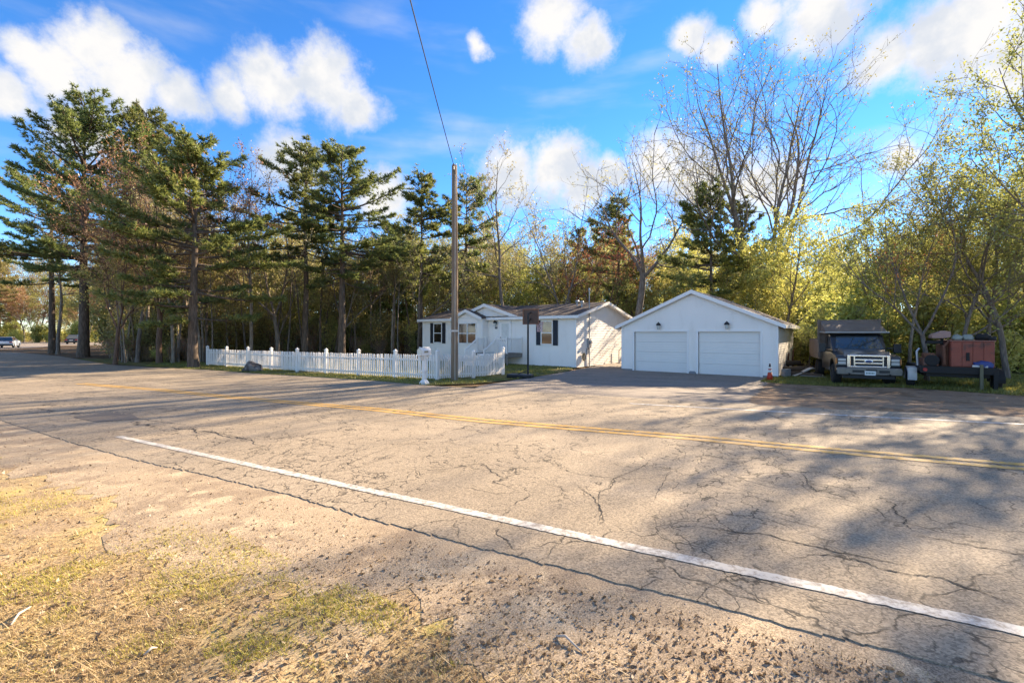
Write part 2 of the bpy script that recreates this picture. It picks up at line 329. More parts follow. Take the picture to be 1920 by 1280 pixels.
U = lambda L: [unproj(u, v) for u, v in L]
NEAR = U([(-250,730),(-120,756),(0,788),(120,826),(250,862),(400,895),(547,930),(700,975),(900,1030),(1080,1073),(1220,1110),(1300,1128),(1500,1180),(1854,1273),(2500,1440)])
NEAR = [(-75,16),(-45,12.5)] + NEAR + [(6,-6),(12,-12),(40,-32)]
FAR = [(-110,62),(-75,54)] + U([(33,661),(109,667.5),(208,684),(300,689.5),(388,693.5),(480,700.5),(600,707.5),(700,714),(800,723),(900,729),(1050,738),(1250,750),(1400,758),(1560,768),(1920,783),(2400,804)]) + [(20,4),(30,-4),(52,-20)]
road = structure(sheet('road', NEAR, FAR, 3400, 20, .014, asph, .018, .09, seed=3))
BACK = [(-75,8),(-30,-3),(-8,-5),(0,-6),(6,-12),(12,-20),(40,-45)]
structure(sheet('verge', BACK, [(p[0] + .05, p[1] + .12) for p in NEAR], 260, 40, .004, verge_m))
edge_m = earth_mat('grey tan road edge gravel', [(.37,.285,.19), ((.27,.205,.14), 1.7, .45, .62), ((.47,.365,.24), 3.5, .5, .66), ((.27,.205,.14), 6, .62, .72)], .4, 100, .01, .5, 100)
NA = np.array(NEAR); dd = np.gradient(NA, axis=0); dd /= np.linalg.norm(dd, axis=1)[:, None]; wv = 1.15 + .35 * np.sin(np.arange(len(NA)) * 1.7)
GE = NA + np.stack([dd[:, 1], -dd[:, 0]], 1) * wv[:, None]
structure(sheet('gravel_edge', GE.tolist(), [(p[0] + .04, p[1] + .1) for p in NEAR], 900, 8, .007, edge_m, .11, seed=12))
structure(sheet('driveway', U([(1405,766),(1412,745),(1425,730),(1440,717),(1458,704)]) + [(13,23)], U([(880,733),(900,724),(968,711.5),(1062,697),(1112,687),(1160,677)]), 140, 50, .007, asph2, .05, seed=8))
structure(sheet('lawn', U([(200,681),(300,688.5),(388,692.5),(480,699.5),(600,706.5),(700,713),(800,721.5),(890,718.5),(960,711),(1062,696)]), [(-40,36),(-30,37),(-22,38),(-14,40),(-8,40),(-2,38),(2,34),(5,31)], 80, 30, -.012, lawn_m))
GR = U([(1370,756),(1560,768),(1920,783),(2400,804)]) + [(22,2)]
GB = U([(1425,716),(1560,724),(1700,727),(1920,742),(2300,760)]) + [(30,8)]
structure(sheet('gravel_shoulder', GR, GB, 90, 16, -.004, gravel_m))
structure(sheet('grass_strip', GB, [(14,24),(18,26),(24,22),(30,18),(40,14)], 60, 16, -.016, lawn_m))
structure(sheet('side_road', U([(-260,660),(0,655),(60,652),(120,647.5)]) + [(-50,90)], U([(-260,642.5),(0,641.5),(80,640.3),(130,641)]) + [(-48,112)], 40, 8, .0, asph2))

# painted lines, seams and patches lie on the road
def paint_mat(name, col, lo, hi):
    m = bpy.data.materials.new(name); m.use_nodes = True; t = m.node_tree; p = t.nodes['Principled BSDF']; p.inputs['Roughness'].default_value = .75
    vec = N(t, 'ShaderNodeTexCoord').outputs['Object']; f, _ = ramp_noise(t, vec, 16, lo, hi, 8, .75); g, _ = ramp_noise(t, vec, .8, .4, .8, 4)
    k = math_n(t, 'MAXIMUM', f, math_n(t, 'MULTIPLY', g, .45)); t.links.new(mixc(t, k, col, (.26,.22,.18)), p.inputs['Base Color']); return m
white_paint = paint_mat('worn white line paint', (.6,.57,.5), .4, .64)
faint_paint = paint_mat('faint white line paint', (.62,.6,.56), .42, .6)
yellow_paint = paint_mat('worn yellow line paint', (.58,.32,.05), .46, .66)
def ribbon(name, P, w, off, m, parent, n=200, jit=0., seed=1, wj=0.):
    P = np.array(P, float); L = np.concatenate([[0], np.cumsum(np.hypot(*np.diff(P, axis=0).T))]); q = np.linspace(0, L[-1], n)
    c = np.stack([np.interp(q, L, P[:, i]) for i in (0, 1)], 1); d = np.gradient(c, axis=0); d /= np.linalg.norm(d, axis=1)[:, None]; nn = np.stack([-d[:, 1], d[:, 0]], 1)
    rg = np.random.default_rng(seed)
    if jit: c = c + nn * (np.convolve(rg.normal(0, 1, n), np.ones(5) / 3, 'same') * jit)[:, None]
    hw = w / 2 * (1 + wj * rg.normal(0, 1, (2, n)).clip(-1.6, 1.6))
    if wj: hw *= np.minimum(1, np.minimum(np.arange(n), np.arange(n)[::-1]) / (n * .25))[None] + .05
    a = c + nn * hw[0][:, None]; b = c - nn * hw[1][:, None]
    V = np.concatenate([np.concatenate([a, (G(a[:, 0], a[:, 1]) + off)[:, None]], 1), np.concatenate([b, (G(b[:, 0], b[:, 1]) + off)[:, None]], 1)]); i = np.arange(n - 1)
    o = bpy.data.objects.new(name, np_mesh(name, V, [np.stack([i, i + n, i + n + 1, i + 1], -1)], m)); link(o, parent); return o
lerp = lambda a, b, k: [(a[0] + (b[0] - a[0]) * i / k, a[1] + (b[1] - a[1]) * i / k) for i in range(k + 1)]
ribbon('edge_line', U(lerp((222,819.5),(2300,1272),24)), .105, .0185, white_paint, road, 1400, jit=.004)
yl = U([(150,719.5),(300,731.5),(430,745),(700,768),(912,790.5),(1300,822),(1600,850),(1920,877.5),(2400,918)])
def offs(P, o):
    P = np.array(P); d = np.gradient(P, axis=0); d /= np.linalg.norm(d, axis=1)[:, None]; return (P + np.stack([-d[:, 1], d[:, 0]], 1) * o).tolist()
for o_ in (.115, -.115): ribbon('centre_line', offs(yl, o_), .135, .0185, yellow_paint, road, 300)
ribbon('far_edge_line', U([(1180,757.5),(1400,770),(1650,783.5),(1920,797),(2400,822)]), .11, .0185, faint_paint, road, 200)
patch = sheet('asphalt_patch', U([(138,783),(199,773.5),(248,777.5)]), U([(150,786),(183,792.5),(262,786.5)]), 40, 6, .02, asph_dark, .09, parent=road)
seam_m = mat('tar filled crack', (.03,.026,.023), .9, .3, 30)
CR = [([(-60,748),(36,747),(10,746)],0.0400), ([(55,763),(85,760),(118,762)],0.0560), ([(30,770),(70,766),(98,772),(104,768)],0.0320), ([(110,776),(128,774.5),(150,778)],0.0480),
      ([(248,790),(262,796),(285,799),(290,803)],0.0560), ([(262,786),(290,790),(330,795),(345,797)],0.0193), ([(265,806),(310,803),(350,806),(372,812),(385,808),(430,822),(470,826),(485,834),(497,838)],0.0320),
      ([(345,797),(370,807),(420,815),(450,822),(463,830)],0.0165),
      ([(642,867),(655,873),(668,877),(700,876)],0.0110), ([(900,868),(915,880),(935,893),(955,902)],0.0110), ([(1070,905),(1110,930),(1128,960),(1125,990)],0.0110),
      ([(1500,885),(1530,925),(1570,910)],0.0110), ([(1640,930),(1670,945),(1700,985),(1695,998)],0.0165), ([(1290,990),(1420,1005),(1560,1035),(1640,1053),(1750,1078)],0.0138),
      ([(1480,1043),(1600,1050),(1650,1070),(1760,1088),(1850,1120),(1960,1160)],0.0154), ([(1700,1005),(1790,1020),(1900,1040),(2000,1060)],0.0110), ([(1430,965),(1500,985),(1560,1000)],0.0083),
      ([(600,898),(700,850),(810,822),(840,820)],0.0066), ([(1140,928),(1150,900),(1200,880),(1225,860)],0.0077), ([(1225,945),(1240,910),(1260,880)],0.0066), ([(60,742),(30,742.5),(-10,741)],0.0400), ([(850,912),(930,928),(990,925)],0.0083),
      ([(1420,770),(1470,790),(1500,800)],0.0165), ([(1380,830),(1420,845),(1440,870)],0.0110)]
cm = None; objs = []
VV = []; FF = []; k0 = 0
for i, (P, w) in enumerate(CR):
    o = ribbon('crack', U(P), w * .75, .0175, seam_m, None, 60, w * 1.4, i, .55)
    v = np.empty(len(o.data.vertices) * 3, np.float32); o.data.vertices.foreach_get('co', v); f = np.empty(len(o.data.polygons) * 4, np.int32); o.data.loops.foreach_get('vertex_index', f)
    VV.append(v.reshape(-1, 3)); FF.append(f.reshape(-1, 4) + k0); k0 += len(VV[-1]); me = o.data; bpy.data.objects.remove(o); bpy.data.meshes.remove(me)
ck = link(bpy.data.objects.new('crack', np_mesh('crack', np.concatenate(VV), [np.concatenate(FF)], seam_m)), road); ck['kind'] = 'stuff'
# ------------------------------------------------------------------ buildings
vinyl = mat('white vinyl siding', (.87,.82,.745), .5, .05, 1.2, bump=.08, bscale=12, col2=(.8,.745,.66), c2scale=2.2, c2lo=.5, c2hi=.75, stretch=(1,1,.35))
trim_w = mat('white trim', (.84,.81,.76), .45, .03, 3)
door_w = mat('garage door white', (.8,.765,.7), .5, .05, 1.2)
shingle = mat('brown shingles', (.075,.055,.047), .95, .35, 5, bump=.6, bscale=50, col2=(.11,.085,.07), c2scale=22)
shingle_g = mat('grey brown shingles', (.16,.13,.11), .95, .3, 5, bump=.6, bscale=50, col2=(.22,.18,.15), c2scale=22)
shutter_m = mat('black shutter', (.016,.018,.024), .5, .2, 8)
concrete = mat('concrete block', (.28,.28,.28), .95, .2, 8, bump=.4)
black_metal = mat('black metal', (.02,.02,.021), .45, .2, 8)
grey_metal = mat('grey metal', (.33,.34,.35), .45, .12, 8, metal=.5)
deck_grey = mat('weathered deck wood', (.2,.185,.165), .9, .25, 4, stretch=(1,1,1))
curtain = mat('interior', (.05,.035,.025), .9, .5, 2.5)
lamp_glass = mat('lamp glass', (.55,.55,.5), .2, .1, 8)
def glass_mat(name, tint):
    m = bpy.data.materials.new(name); m.use_nodes = True; p = m.node_tree.nodes['Principled BSDF']
    p.inputs['Base Color'].default_value = tint + (1,); p.inputs['Roughness'].default_value = .06; p.inputs['Specular IOR Level'].default_value = 1.0; p.inputs['IOR'].default_value = 1.7; p.inputs['Coat Weight'].default_value = .6; p.inputs['Coat Roughness'].default_value = .03
    return m
glass = glass_mat('window glass', (.03,.022,.014)); car_glass = glass_mat('car glass', (.02,.03,.035))

def siding(m, span, z0, z1, y, openings=(), course=.112, flip=1, axis='x'):
    """clapboard courses on the plane y (outward is -y when flip=1); axis='y' runs along y on the plane x"""
    z = z0
    while z < z1 - .004:
        zt = min(z + course, z1); zm = (z + zt) / 2; a0, a1 = span(zm)
        if a1 - a0 < .03: break
        segs = [(a0, a1)]
        for o0, o1, w0, w1 in openings:
            if w0 - .02 < zm < w1 + .02:
                new = []
                for s0, s1 in segs:
                    if o1 <= s0 or o0 >= s1: new.append((s0, s1)); continue
                    if o0 > s0: new.append((s0, o0))
                    if o1 < s1: new.append((o1, s1))
                segs = new
        for s0, s1 in segs:
            P = lambda a, q, h: (a, y - flip * q, h) if axis == 'x' else (y - flip * q, a, h)
            m.add([P(s0,.024,z), P(s1,.024,z), P(s1,.003,zt), P(s0,.003,zt), P(s0,0,z), P(s1,0,z)], [(0,1,2,3),(0,4,5,1)])
        z = zt

# ---- house
TH = R(38.7); HL = 14.07; HW = 7.3
hx, hy = -7.1, 36.3
house = thing('mobile_home', 'long low white ranch house with dark shutters and brown roof behind picket fence', 'house', (hx, hy, -.03), -TH)
EZ, RZ = 3.12, 4.02
wm = M(); wm.box(0, HL, 0, HW, 0, EZ)
wm.prism([(0, EZ), (HW, EZ), (HW/2, RZ - .04)], .002, HL - .002, 'x')
wall = wm.build('wall', vinyl, house)
rk = lambda z: (0, HW) if z < EZ else ((z - EZ) / (RZ - EZ) * HW/2, HW - (z - EZ) / (RZ - EZ) * HW/2)
sm = M()
siding(sm, lambda z: (.06, HL - .06), .0, EZ - .02, 0)
siding(sm, lambda z: (rk(z)[0] + .06, rk(z)[1] - .06), .0, RZ - .12, HL, flip=-1, axis='y')
siding(sm, lambda z: (rk(z)[0] + .06, rk(z)[1] - .06), .0, RZ - .12, 0, flip=1, axis='y')
sm.build('siding', vinyl, house)
for x in (0, HL):
    s_ = 1 if x else -1
    M().box(x - (.07 if s_ > 0 else .02), x + (.02 if s_ > 0 else .07), -.04, .07, 0, EZ - .03).build('corner_board', trim_w, house)
def roof_slab(m, x0, x1, ya, za, yb, zb, th=.07):
    m.prism([(ya, za), (yb, zb), (yb, zb + th), (ya, za + th)], x0, x1, 'x')
oh = .32; sl = (RZ - EZ) / (HW/2)
rm = M(); roof_slab(rm, -oh, HL + oh, -oh, EZ - sl*oh + .06, HW/2, RZ + .06); roof_slab(rm, -oh, HL + oh, HW + oh, EZ - sl*oh + .06, HW/2, RZ + .06)
roof = rm.build('roof', shingle, house)
fm = M(); fm.box(-oh, HL + oh, -oh - .03, -oh, EZ - sl*oh - .08, EZ - sl*oh + .1); fm.box(-oh, HL + oh, -oh, 0, EZ - sl*oh - .05, EZ - sl*oh - .02); fm.build('fascia', trim_w, house)
for x in (-oh - .03, HL + oh):
    k = M()
    for ya, yb in ((-oh, HW/2), (HW + oh, HW/2)):
        k.prism([(ya, EZ - sl*oh - .06), (yb, RZ - .06), (yb, RZ + .125), (ya, EZ - sl*oh + .12)], x, x + .03, 'x')
    k.build('rake_board', trim_w, house)
k = M(); 
for ya, yb in ((0, HW/2), (HW, HW/2)): k.prism([(ya, EZ - .03), (yb, RZ - .03), (yb, RZ), (ya, EZ)], HL + .02, HL + oh, 'x')
k.build('soffit', trim_w, house)
for y_, x_ in ((2.2, 13.2), (2.6, 12.6)):
    M().lathe([(.06,0),(.06,.28),(.14,.29),(.14,.34),(.1,.4),(.02,.42)], (x_, y_, EZ + sl*y_ + .1), n=12).build('roof_vent', grey_metal, roof)
# big front gable and projecting bay
def gable(par, x0, x1, y0, yback, zb, zp, wallz, name_r='roof', over=.2):
    xm = (x0 + x1) / 2; w = M(); w.prism([(x0, wallz), (x1, wallz), (x1, zb), (xm, zp), (x0, zb)], y0, yback, 'y'); o = w.build('gable_wall', vinyl, par)
    s2 = M(); siding(s2, lambda z: (x0 + .05, x1 - .05) if z < zb else (x0 + (z - zb) / (zp - zb) * (xm - x0) + .05, x1 - (z - zb) / (zp - zb) * (xm - x0) - .05), wallz, zp - .06, y0); s2.build('siding', vinyl, par)
    q = (zp - zb) / (xm - x0); r = M()
    for e, d in ((x0, -1), (x1, 1)):
        r.prism([(e + d*over, zb - q*over + .05), (xm, zp + .05), (xm, zp + .12), (e + d*over, zb - q*over + .12)], y0 - .2, yback, 'y')
    r.build(name_r, shingle, par)
    t = M()
    for e, d in ((x0, -1), (x1, 1)):
        t.prism([(e + d*over, zb - q*over - .1), (xm, zp - .09), (xm, zp + .13), (e + d*over, zb - q*over + .125)], y0 - .23, y0 - .2, 'y')
    t.build('rake_board', trim_w, par); return o
gable(house, 4.05, 9.55, -.06, 3.6, EZ + .02, RZ - .02, EZ - .05, 'gable_roof')
gable(house, 4.1, 6.95, -.62, 2.6, EZ - .05, 3.62, .02, 'bay_roof', .12)
for x_ in (4.1, 6.95): M().box(x_ - .05, x_ + .05, -.66, -.55, .02, EZ - .08).build('corner_board', trim_w, house)
def window(par, x0, x1, z0, z1, y, units=1, shut=0, mid=True):
    w = thing_part('window', par); fw = .07; f = M(); yo = y - .05
    f.box(x0, x1, yo, y, z0, z0 + fw); f.box(x0, x1, yo, y, z1 - fw, z1)
    n = units; sw = (x1 - x0) / n
    for i in range(n + 1):
        c = x0 + i * sw; a = .07 if 0 < i < n else .07; c0 = c if i == 0 else (c - a if i == n else c - a/2); f.box(c0, c0 + a, yo, y, z0 + fw, z1 - fw)
    f.build('frame', trim_w, w)
    zm = (z0 + z1) / 2
    for i in range(n):
        a0 = x0 + i*sw + .07; a1 = x0 + (i+1)*sw - .07
        M().box(a0, a1, yo + .012, y + .0, zm - .03, zm + .03).build('sash_rail', trim_w, w)
        M().box(a0, a1, y - .028, y - .022, z0 + fw, zm - .03).build('pane', glass, w)
        M().box(a0, a1, y - .022, y - .017, zm + .03, z1 - fw).build('pane', glass, w)
    if shut:
        for a0, a1 in ((x0 - shut - .02, x0 - .02), (x1 + .02, x1 + shut + .02)):
            s = M(); s.box(a0, a1, y - .03, y - .017, z0 - .02, z1 + .02); s.box(a0, a0 + .05, y - .045, y - .03, z0 - .02, z1 + .02); s.box(a1 - .05, a1, y - .045, y - .03, z0 - .02, z1 + .02)
            z = z0
            while z < z1 - .03:
                s.add([(a0+.05,y-.044,z),(a1-.05,y-.044,z),(a1-.05,y-.031,z+.05),(a0+.05,y-.031,z+.05)],[(0,1,2,3)]); z += .055
            s.build('shutter', shutter_m, par)
    return w
def thing_part(name, par):
    o = bpy.data.objects.new(name, None); o.empty_display_size = .1; link(o, par); return o
window(house, 1.3, 2.28, 1.3, 2.84, -.03, 1, .34)
window(house, 11.5, 12.42, 1.32, 2.86, -.03, 1, .34)
window(house, 4.68, 6.46, 1.3, 2.8, -.65, 2)
# front door
fd = M(); fd.box(8.08, 9.0, -.06, -.018, .78, 2.86); d_ = fd.build('door', trim_w, house)
M().box(8.22, 8.86, -.066, -.06, 1.5, 2.72).build('pane', mat('door glass', (.62,.63,.6), .15, .25, 5, spec=.8), d_)
M().box(8.13, 8.18, -.1, -.06, 1.55, 1.8).build('handle', black_metal, d_)
k = M(); k.box(8.0, 8.08, -.08, -.018, .78, 2.94); k.box(9.0, 9.08, -.08, -.018, .78, 2.94); k.box(8.08, 9.0, -.08, -.018, 2.86, 2.94); k.build('door_trim', trim_w, house)
def wall_lamp(par, x, y, z, sc=1.):
    l = thing_part('wall_lamp', par); M().lathe([(.05*sc,0),(.05*sc,.02)], (x, y - .02, z), 'y').build('mount', black_metal, l)
    M().lathe([(.03*sc,-.02*sc),(.11*sc,-.01*sc),(.09*sc,.06*sc),(.03*sc,.12*sc),(.01,.15*sc)], (x, y - .13*sc, z), n=14).build('cap', black_metal, l)
    M().lathe([(.04*sc,-.2*sc),(.06*sc,-.19*sc),(.085*sc,-.02*sc)], (x, y - .13*sc, z), n=14).build('lamp_glass', lamp_glass, l)
    M().beam((x, y, z + .03*sc), (x, y - .13*sc, z + .1*sc), .02, .02).build('arm', black_metal, l); return l
wall_lamp(house, 7.72, -.02, 2.78, 1.25)
k = M(); 
for i, x_ in enumerate((7.62, 7.74)):   # two small dark number plates, too small to read
    k.box(x_, x_ + .08, -.05, -.018, 2.36, 2.5)
k.build('house_number', mat('dark grey plate', (.12,.12,.13), .6), house)
# deck, steps and railings
dk = thing_part('porch', house); DZ = .76
k = M(); nB = 18
for i in range(nB): M().box(7.3, 10.0, -1.6 + i*1.56/nB, -1.6 + (i+.92)*1.56/nB, DZ - .04, DZ).build('deck_board', deck_grey, dk)
k = M(); k.box(7.3, 10.0, -1.63, -1.6, .5, DZ - .04); k.box(9.97, 10.0, -1.6, -.05, .5, DZ - .042); k.box(7.3, 7.33, -1.6, -.05, .5, DZ - .042)
for x_ in (7.35, 8.7, 9.95): k.box(x_ - .05, x_ + .04, -1.59, -1.5, -.02, .72)
k.build('deck_frame', deck_grey, dk)
for i in range(4):
    z_ = DZ - .19*(i + 1); y_ = -1.64 - .29*i
    M().box(7.42, 9.12, y_ - .3, y_, z_ - .035, z_).build('step', trim_w, dk)
    M().box(7.45, 9.09, y_ - .02, y_ - .002, z_ + .002, z_ + .15).build('riser', trim_w, dk)
k = M(); k.beam((7.44,-1.64,DZ-.25),(7.44,-2.8,-.02),.05,.2); k.beam((9.1,-1.64,DZ-.25),(9.1,-2.8,-.02),.05,.2); k.build('stringer', trim_w, dk)
def rail(a, b, h=.95):
    a = Vector(a); b = Vector(b); r = M(); r.beam(a + Vector((0,0,h)), b + Vector((0,0,h)), .06, .06); r.build('rail', trim_w, dk); r = M(); r.beam(a + Vector((0,0,.1)), b + Vector((0,0,.1)), .05, .05); r.build('rail', trim_w, dk)
    L = (b - a).length; n = int(L / .13)
    for i in range(1, n):
        p = a + (b - a) * i / n; r2 = M(); r2.box(p.x - .017, p.x + .017, p.y - .017, p.y + .017, p.z + .1, p.z + h); r2.build('baluster', trim_w, dk)
    for p in (a, b): q = M(); q.box(p.x - .045, p.x + .045, p.y - .045, p.y + .045, p.z, p.z + h + .1); q.build('rail_post', trim_w, dk)
rail((9.16,-1.6,DZ), (9.95,-1.6,DZ)); rail((9.95,-1.58,DZ), (9.95,-.1,DZ)); rail((7.35,-1.58,DZ), (7.35,-.7,DZ))
rail((7.44,-1.66,DZ), (7.44,-2.78,.02)); rail((9.1,-1.66,DZ), (9.1,-2.78,.02))
# service mast and meter on the sunny side
k = M(); k.tube([(HL + .09, 1.45, .0), (HL + .09, 1.45, 4.75)], .035, 10); k.lathe([(.03,0),(.07,.02),(.06,.12),(.02,.16)], (HL + .09, 1.45, 4.74), n=10); k.build('service_mast', grey_metal, house)
k = M(); k.box(HL + .02, HL + .16, 1.28, 1.62, 1.15, 1.75); k.lathe([(.12,.16),(.12,.24),(.09,.28)], (HL, 1.45, 1.52), 'x', 16); k.build('electric_meter', grey_metal, house, bevel=.01)
k = M(); k.box(HL + .02, HL + .1, 1.2, 1.4, .75, 1.1); k.build('cable_box', grey_metal, house)
k = M(); k.tube([(HL + .1, .75 + .16*math.cos(a), .62 + .22*math.sin(a)) for a in np.linspace(R(110), R(430), 24)], .035, 8); k.tube([(HL + .13, .75 + .13*math.cos(a), .58 + .2*math.sin(a)) for a in np.linspace(R(100), R(420), 24)], .03, 8)
tag(k.build('garden_hose', mat('olive hose', (.12,.1,.05), .5)), 'coiled olive hose hanging low on the sunlit side wall', 'hose')
hose = bpy.data.objects['garden_hose']; hose.location = house.location; hose.rotation_euler = house.rotation_euler
# back steps between house and garage
bs = thing('back_steps', 'small white steps in the gap between house and garage', 'steps', house.matrix_world @ Vector((0,0,0)), -TH)
bs.location = house.location
for i in range(4):
    M().box(HL + .35, HL + 1.35, 5.2 + .26*i, 5.2 + .26*(i+1), .16*i + .12, .16*(i+1)).build('step', trim_w, bs)
k = M(); k.box(HL + .3, HL + .35, 5.1, 6.3, 0, .5); k.box(HL + 1.35, HL + 1.4, 5.1, 6.3, 0, .5); k.build('side_board', trim_w, bs)
for z_ in (.6, .95): 
    pass
M().tube([(HL + .33, 5.15, .1), (HL + .33, 5.15, .85), (HL + .33, 6.2, 1.4), (HL + .33, 6.2, .3)], .025, 8).build('handrail', black_metal, bs)

# ---- garage
TG = R(37.06); GWd = 7.63; GD = 6.3; GEZ = 2.52; GRZ = 4.2
gx, gy, gz = 6.19, 25.6, -.06
garage = thing('garage', 'white two-door garage with low gable roof at end of driveway', 'garage', (gx, gy, gz), -TG)
DO = [(.73, 3.55), (4.11, 6.91)]; DH = 2.17
k = M(); T = .15
for a, b in ((0, DO[0][0]), (DO[0][1], DO[1][0]), (DO[1][1], GWd)): k.box(a, b, 0, T, .12, GEZ)
for a, b in DO: k.box(a, b, 0, T, DH, GEZ)
k.prism([(0, GEZ), (GWd, GEZ), (GWd/2, GRZ - .04)], 0, T, 'y'); k.prism([(0, GEZ), (GWd, GEZ), (GWd/2, GRZ - .04)], GD - T, GD, 'y')
k.box(0, T, T, GD, .12, GEZ); k.box(GWd - T, GWd, T, GD, .12, GEZ); k.box(T, GWd - T, GD - T, GD, .12, GEZ)
k.build('wall', vinyl, garage)
k = M()
for a, b in ((.01, DO[0][0] - .0), (DO[0][1], DO[1][0]), (DO[1][1], GWd - .01)): k.box(a, b, .012, T, -.1, .118)
k.box(.012, T, T, GD, -.1, .118); k.box(GWd - T, GWd - .012, T, GD, -.1, .118); k.build('foundation', concrete, garage)
s2 = M(); gs = lambda z: (.05, GWd - .05) if z < GEZ else ((z - GEZ) / (GRZ - GEZ) * GWd/2 + .04, GWd - (z - GEZ) / (GRZ - GEZ) * GWd/2 - .04)
siding(s2, gs, .12, GRZ - .1, 0, [(a - .1, b + .1, 0, DH + .1) for a, b in DO])
siding(s2, lambda z: (.05, GD - .05), .12, GEZ - .02, GWd, flip=-1, axis='y'); siding(s2, lambda z: (.05, GD - .05), .12, GEZ - .02, 0, flip=1, axis='y')
s2.build('siding', vinyl, garage)
for x_ in (0, GWd): M().box(x_ - (.07 if x_ else .02), x_ + (.02 if x_ else .07), -.04, .07, .12, GEZ).build('corner_board', trim_w, garage)
q = (GRZ - GEZ) / (GWd/2); go = .32; r = M()
for e, d in ((0, -1), (GWd, 1)): r.prism([(e + d*go, GEZ - q*go + .04), (GWd/2, GRZ + .04), (GWd/2, GRZ + .1), (e + d*go, GEZ - q*go + .1)], -.2, GD + .2, 'y')
groof = r.build('roof', shingle_g, garage)
t = M()
for e, d in ((0, -1), (GWd, 1)): t.prism([(e + d*go, GEZ - q*go - .07), (GWd/2, GRZ - .08), (GWd/2, GRZ + .11), (e + d*go, GEZ - q*go + .108)], -.23, -.2, 'y')
t.build('rake_board', trim_w, garage)
for e, d in ((0, -1), (GWd, 1)):
    x_ = e + d*go; M().box(min(x_, x_ + d*.03), max(x_, x_ + d*.03), -.2, GD + .2, GEZ - q*go - .05, GEZ - q*go + .1).build('fascia', trim_w, garage)
for a, b in DO:
    gd = thing_part('garage_door', garage); n = 4; hh = (DH - .01) / n
    for i in range(n):
        z0_ = .01 + i*hh; p_ = M(); p_.box(a + .01, b - .01, .09, .13, z0_ + .003, z0_ + hh - .002)
        for j in range(4): p_.box(a + .02, b - .02, .082, .09, z0_ + .03 + j*hh/4.1, z0_ + .03 + (j + .86)*hh/4.1)
        p_.build('panel', door_w, gd, bevel=.004, seg=1)
    M().box(a + .01, b - .01, .08, .13, -.035, .014).build('bottom_seal', black_metal, gd)
    k = M(); k.box(a - .1, a, -.042, .09, .02, DH + .1); k.box(b, b + .1, -.042, .09, .02, DH + .1); k.box(a, b, -.042, .09, DH, DH + .1); k.build('door_trim', trim_w, gd)
wall_lamp(garage, 2.12, -.01, 2.52, 1.15); wall_lamp(garage, 5.48, -.01, 2.52, 1.15)
M().box(3.7, 3.95, -.05, .01, .0, .16).build('vent_block', concrete, garage)

# ---- brown shed left of the house, mostly hidden
sx, sy = at(772, 41); wood_b = mat('brown boards', (.1,.065,.04), .9, .3, 3, stretch=(3,3,.4))
shed = thing('shed', 'dark brown wooden shed half hidden at the left end of the house', 'shed', (sx, sy, g1(sx, sy)), -TH)
k = M(); k.box(-1.1, 1.1, .02, 1.8, 0, 2.1); k.build('core', wood_b, shed)
for i in range(11): M().box(-1.1 + i*.2, -1.1 + i*.2 + .19, -.01, .02, .02, 2.08).build('board', wood_b, shed)
k = M(); k.prism([(-.2,2.1),(2.0,2.45),(2.0,2.53),(-.2,2.18)], -1.3, 1.3, 'x'); k.build('roof', shingle, shed)
# ------------------------------------------------------------------ street things
# ---- picket fence
pick_m = mat('white fence vinyl', (.8,.755,.69), .5, .08, 3, col2=(.66,.61,.53), c2scale=2.5, c2lo=.52, c2hi=.75)
PH = R(32.5); f0 = Vector((-3.07, 18.7)); sp = 2.44
e1 = Vector((-math.cos(PH), math.sin(PH))); e2 = Vector((math.sin(PH), math.cos(PH)))
fence = thing('picket_fence', 'long white picket fence round the front yard, beside the utility pole', 'fence', (f0.x, f0.y, 0), 0)
pm = M(); pm.box(-.036, .036, -.011, .011, .06, .98); pm.prism([(-.036,.98),(.036,.98),(.018,1.04),(-.018,1.04)], -.011, .011, 'y'); pmesh = pm.mesh('picket', pick_m)
po = M(); po.box(-.06, .06, -.06, .06, -.05, 1.16); pom = po.mesh('post', pick_m)
pc = M(); pc.box(-.075,.075,-.075,.075,1.16,1.19); pc.add([(-.065,-.065,1.19),(.065,-.065,1.19),(.065,.065,1.19),(-.065,.065,1.19),(0,0,1.27)], [(0,1,4),(1,2,4),(2,3,4),(3,0,4)]); pcm = pc.mesh('cap', pick_m)
def fence_run(A, d, n, last_up=False, skip0=False):
    ang = math.atan2(d.y, d.x)
    for i in range(n + 1):
        p = A + d * (sp * i)
        if not (skip0 and i == 0):
            o = link(bpy.data.objects.new('post', pom), fence); o.location = (p.x - f0.x, p.y - f0.y, g1(p.x, p.y)); o.rotation_euler.z = ang
            if last_up and i == n: o.scale.z = 1.12
            c = link(bpy.data.objects.new('cap', pcm), o)
        if i == n: break
        p2 = A + d * (sp * (i + 1)); za, zb = g1(p.x, p.y), g1(p2.x, p2.y)
        for h in (.2, .82):
            r = M(); r.beam((p.x - f0.x + d.x*.06, p.y - f0.y + d.y*.06, za + h), (p2.x - f0.x - d.x*.06, p2.y - f0.y - d.y*.06, zb + h), .04, .08); r.build('rail', pick_m, fence)
        nrm = Vector((-d.y, d.x)) if (-d.y * -p.x + d.x * -p.y) > 0 else Vector((d.y, -d.x))
        m_ = 18
        for j in range(m_):
            t_ = (j + .5) / m_; t_ = .03 + t_ * .94; q = p + d * (sp * t_) + nrm * .033
            o = link(bpy.data.objects.new('picket', pmesh), fence); o.location = (q.x - f0.x, q.y - f0.y, g1(q.x, q.y) + random.uniform(-.012, .012)); o.rotation_euler = (random.uniform(-.02,.02), random.uniform(-.022,.022), ang)
            if last_up and i == n - 1: o.scale.z = 1 + .1 * t_ * t_
fence_run(f0, e1, 8); fence_run(f0, e2, 2, True, True)

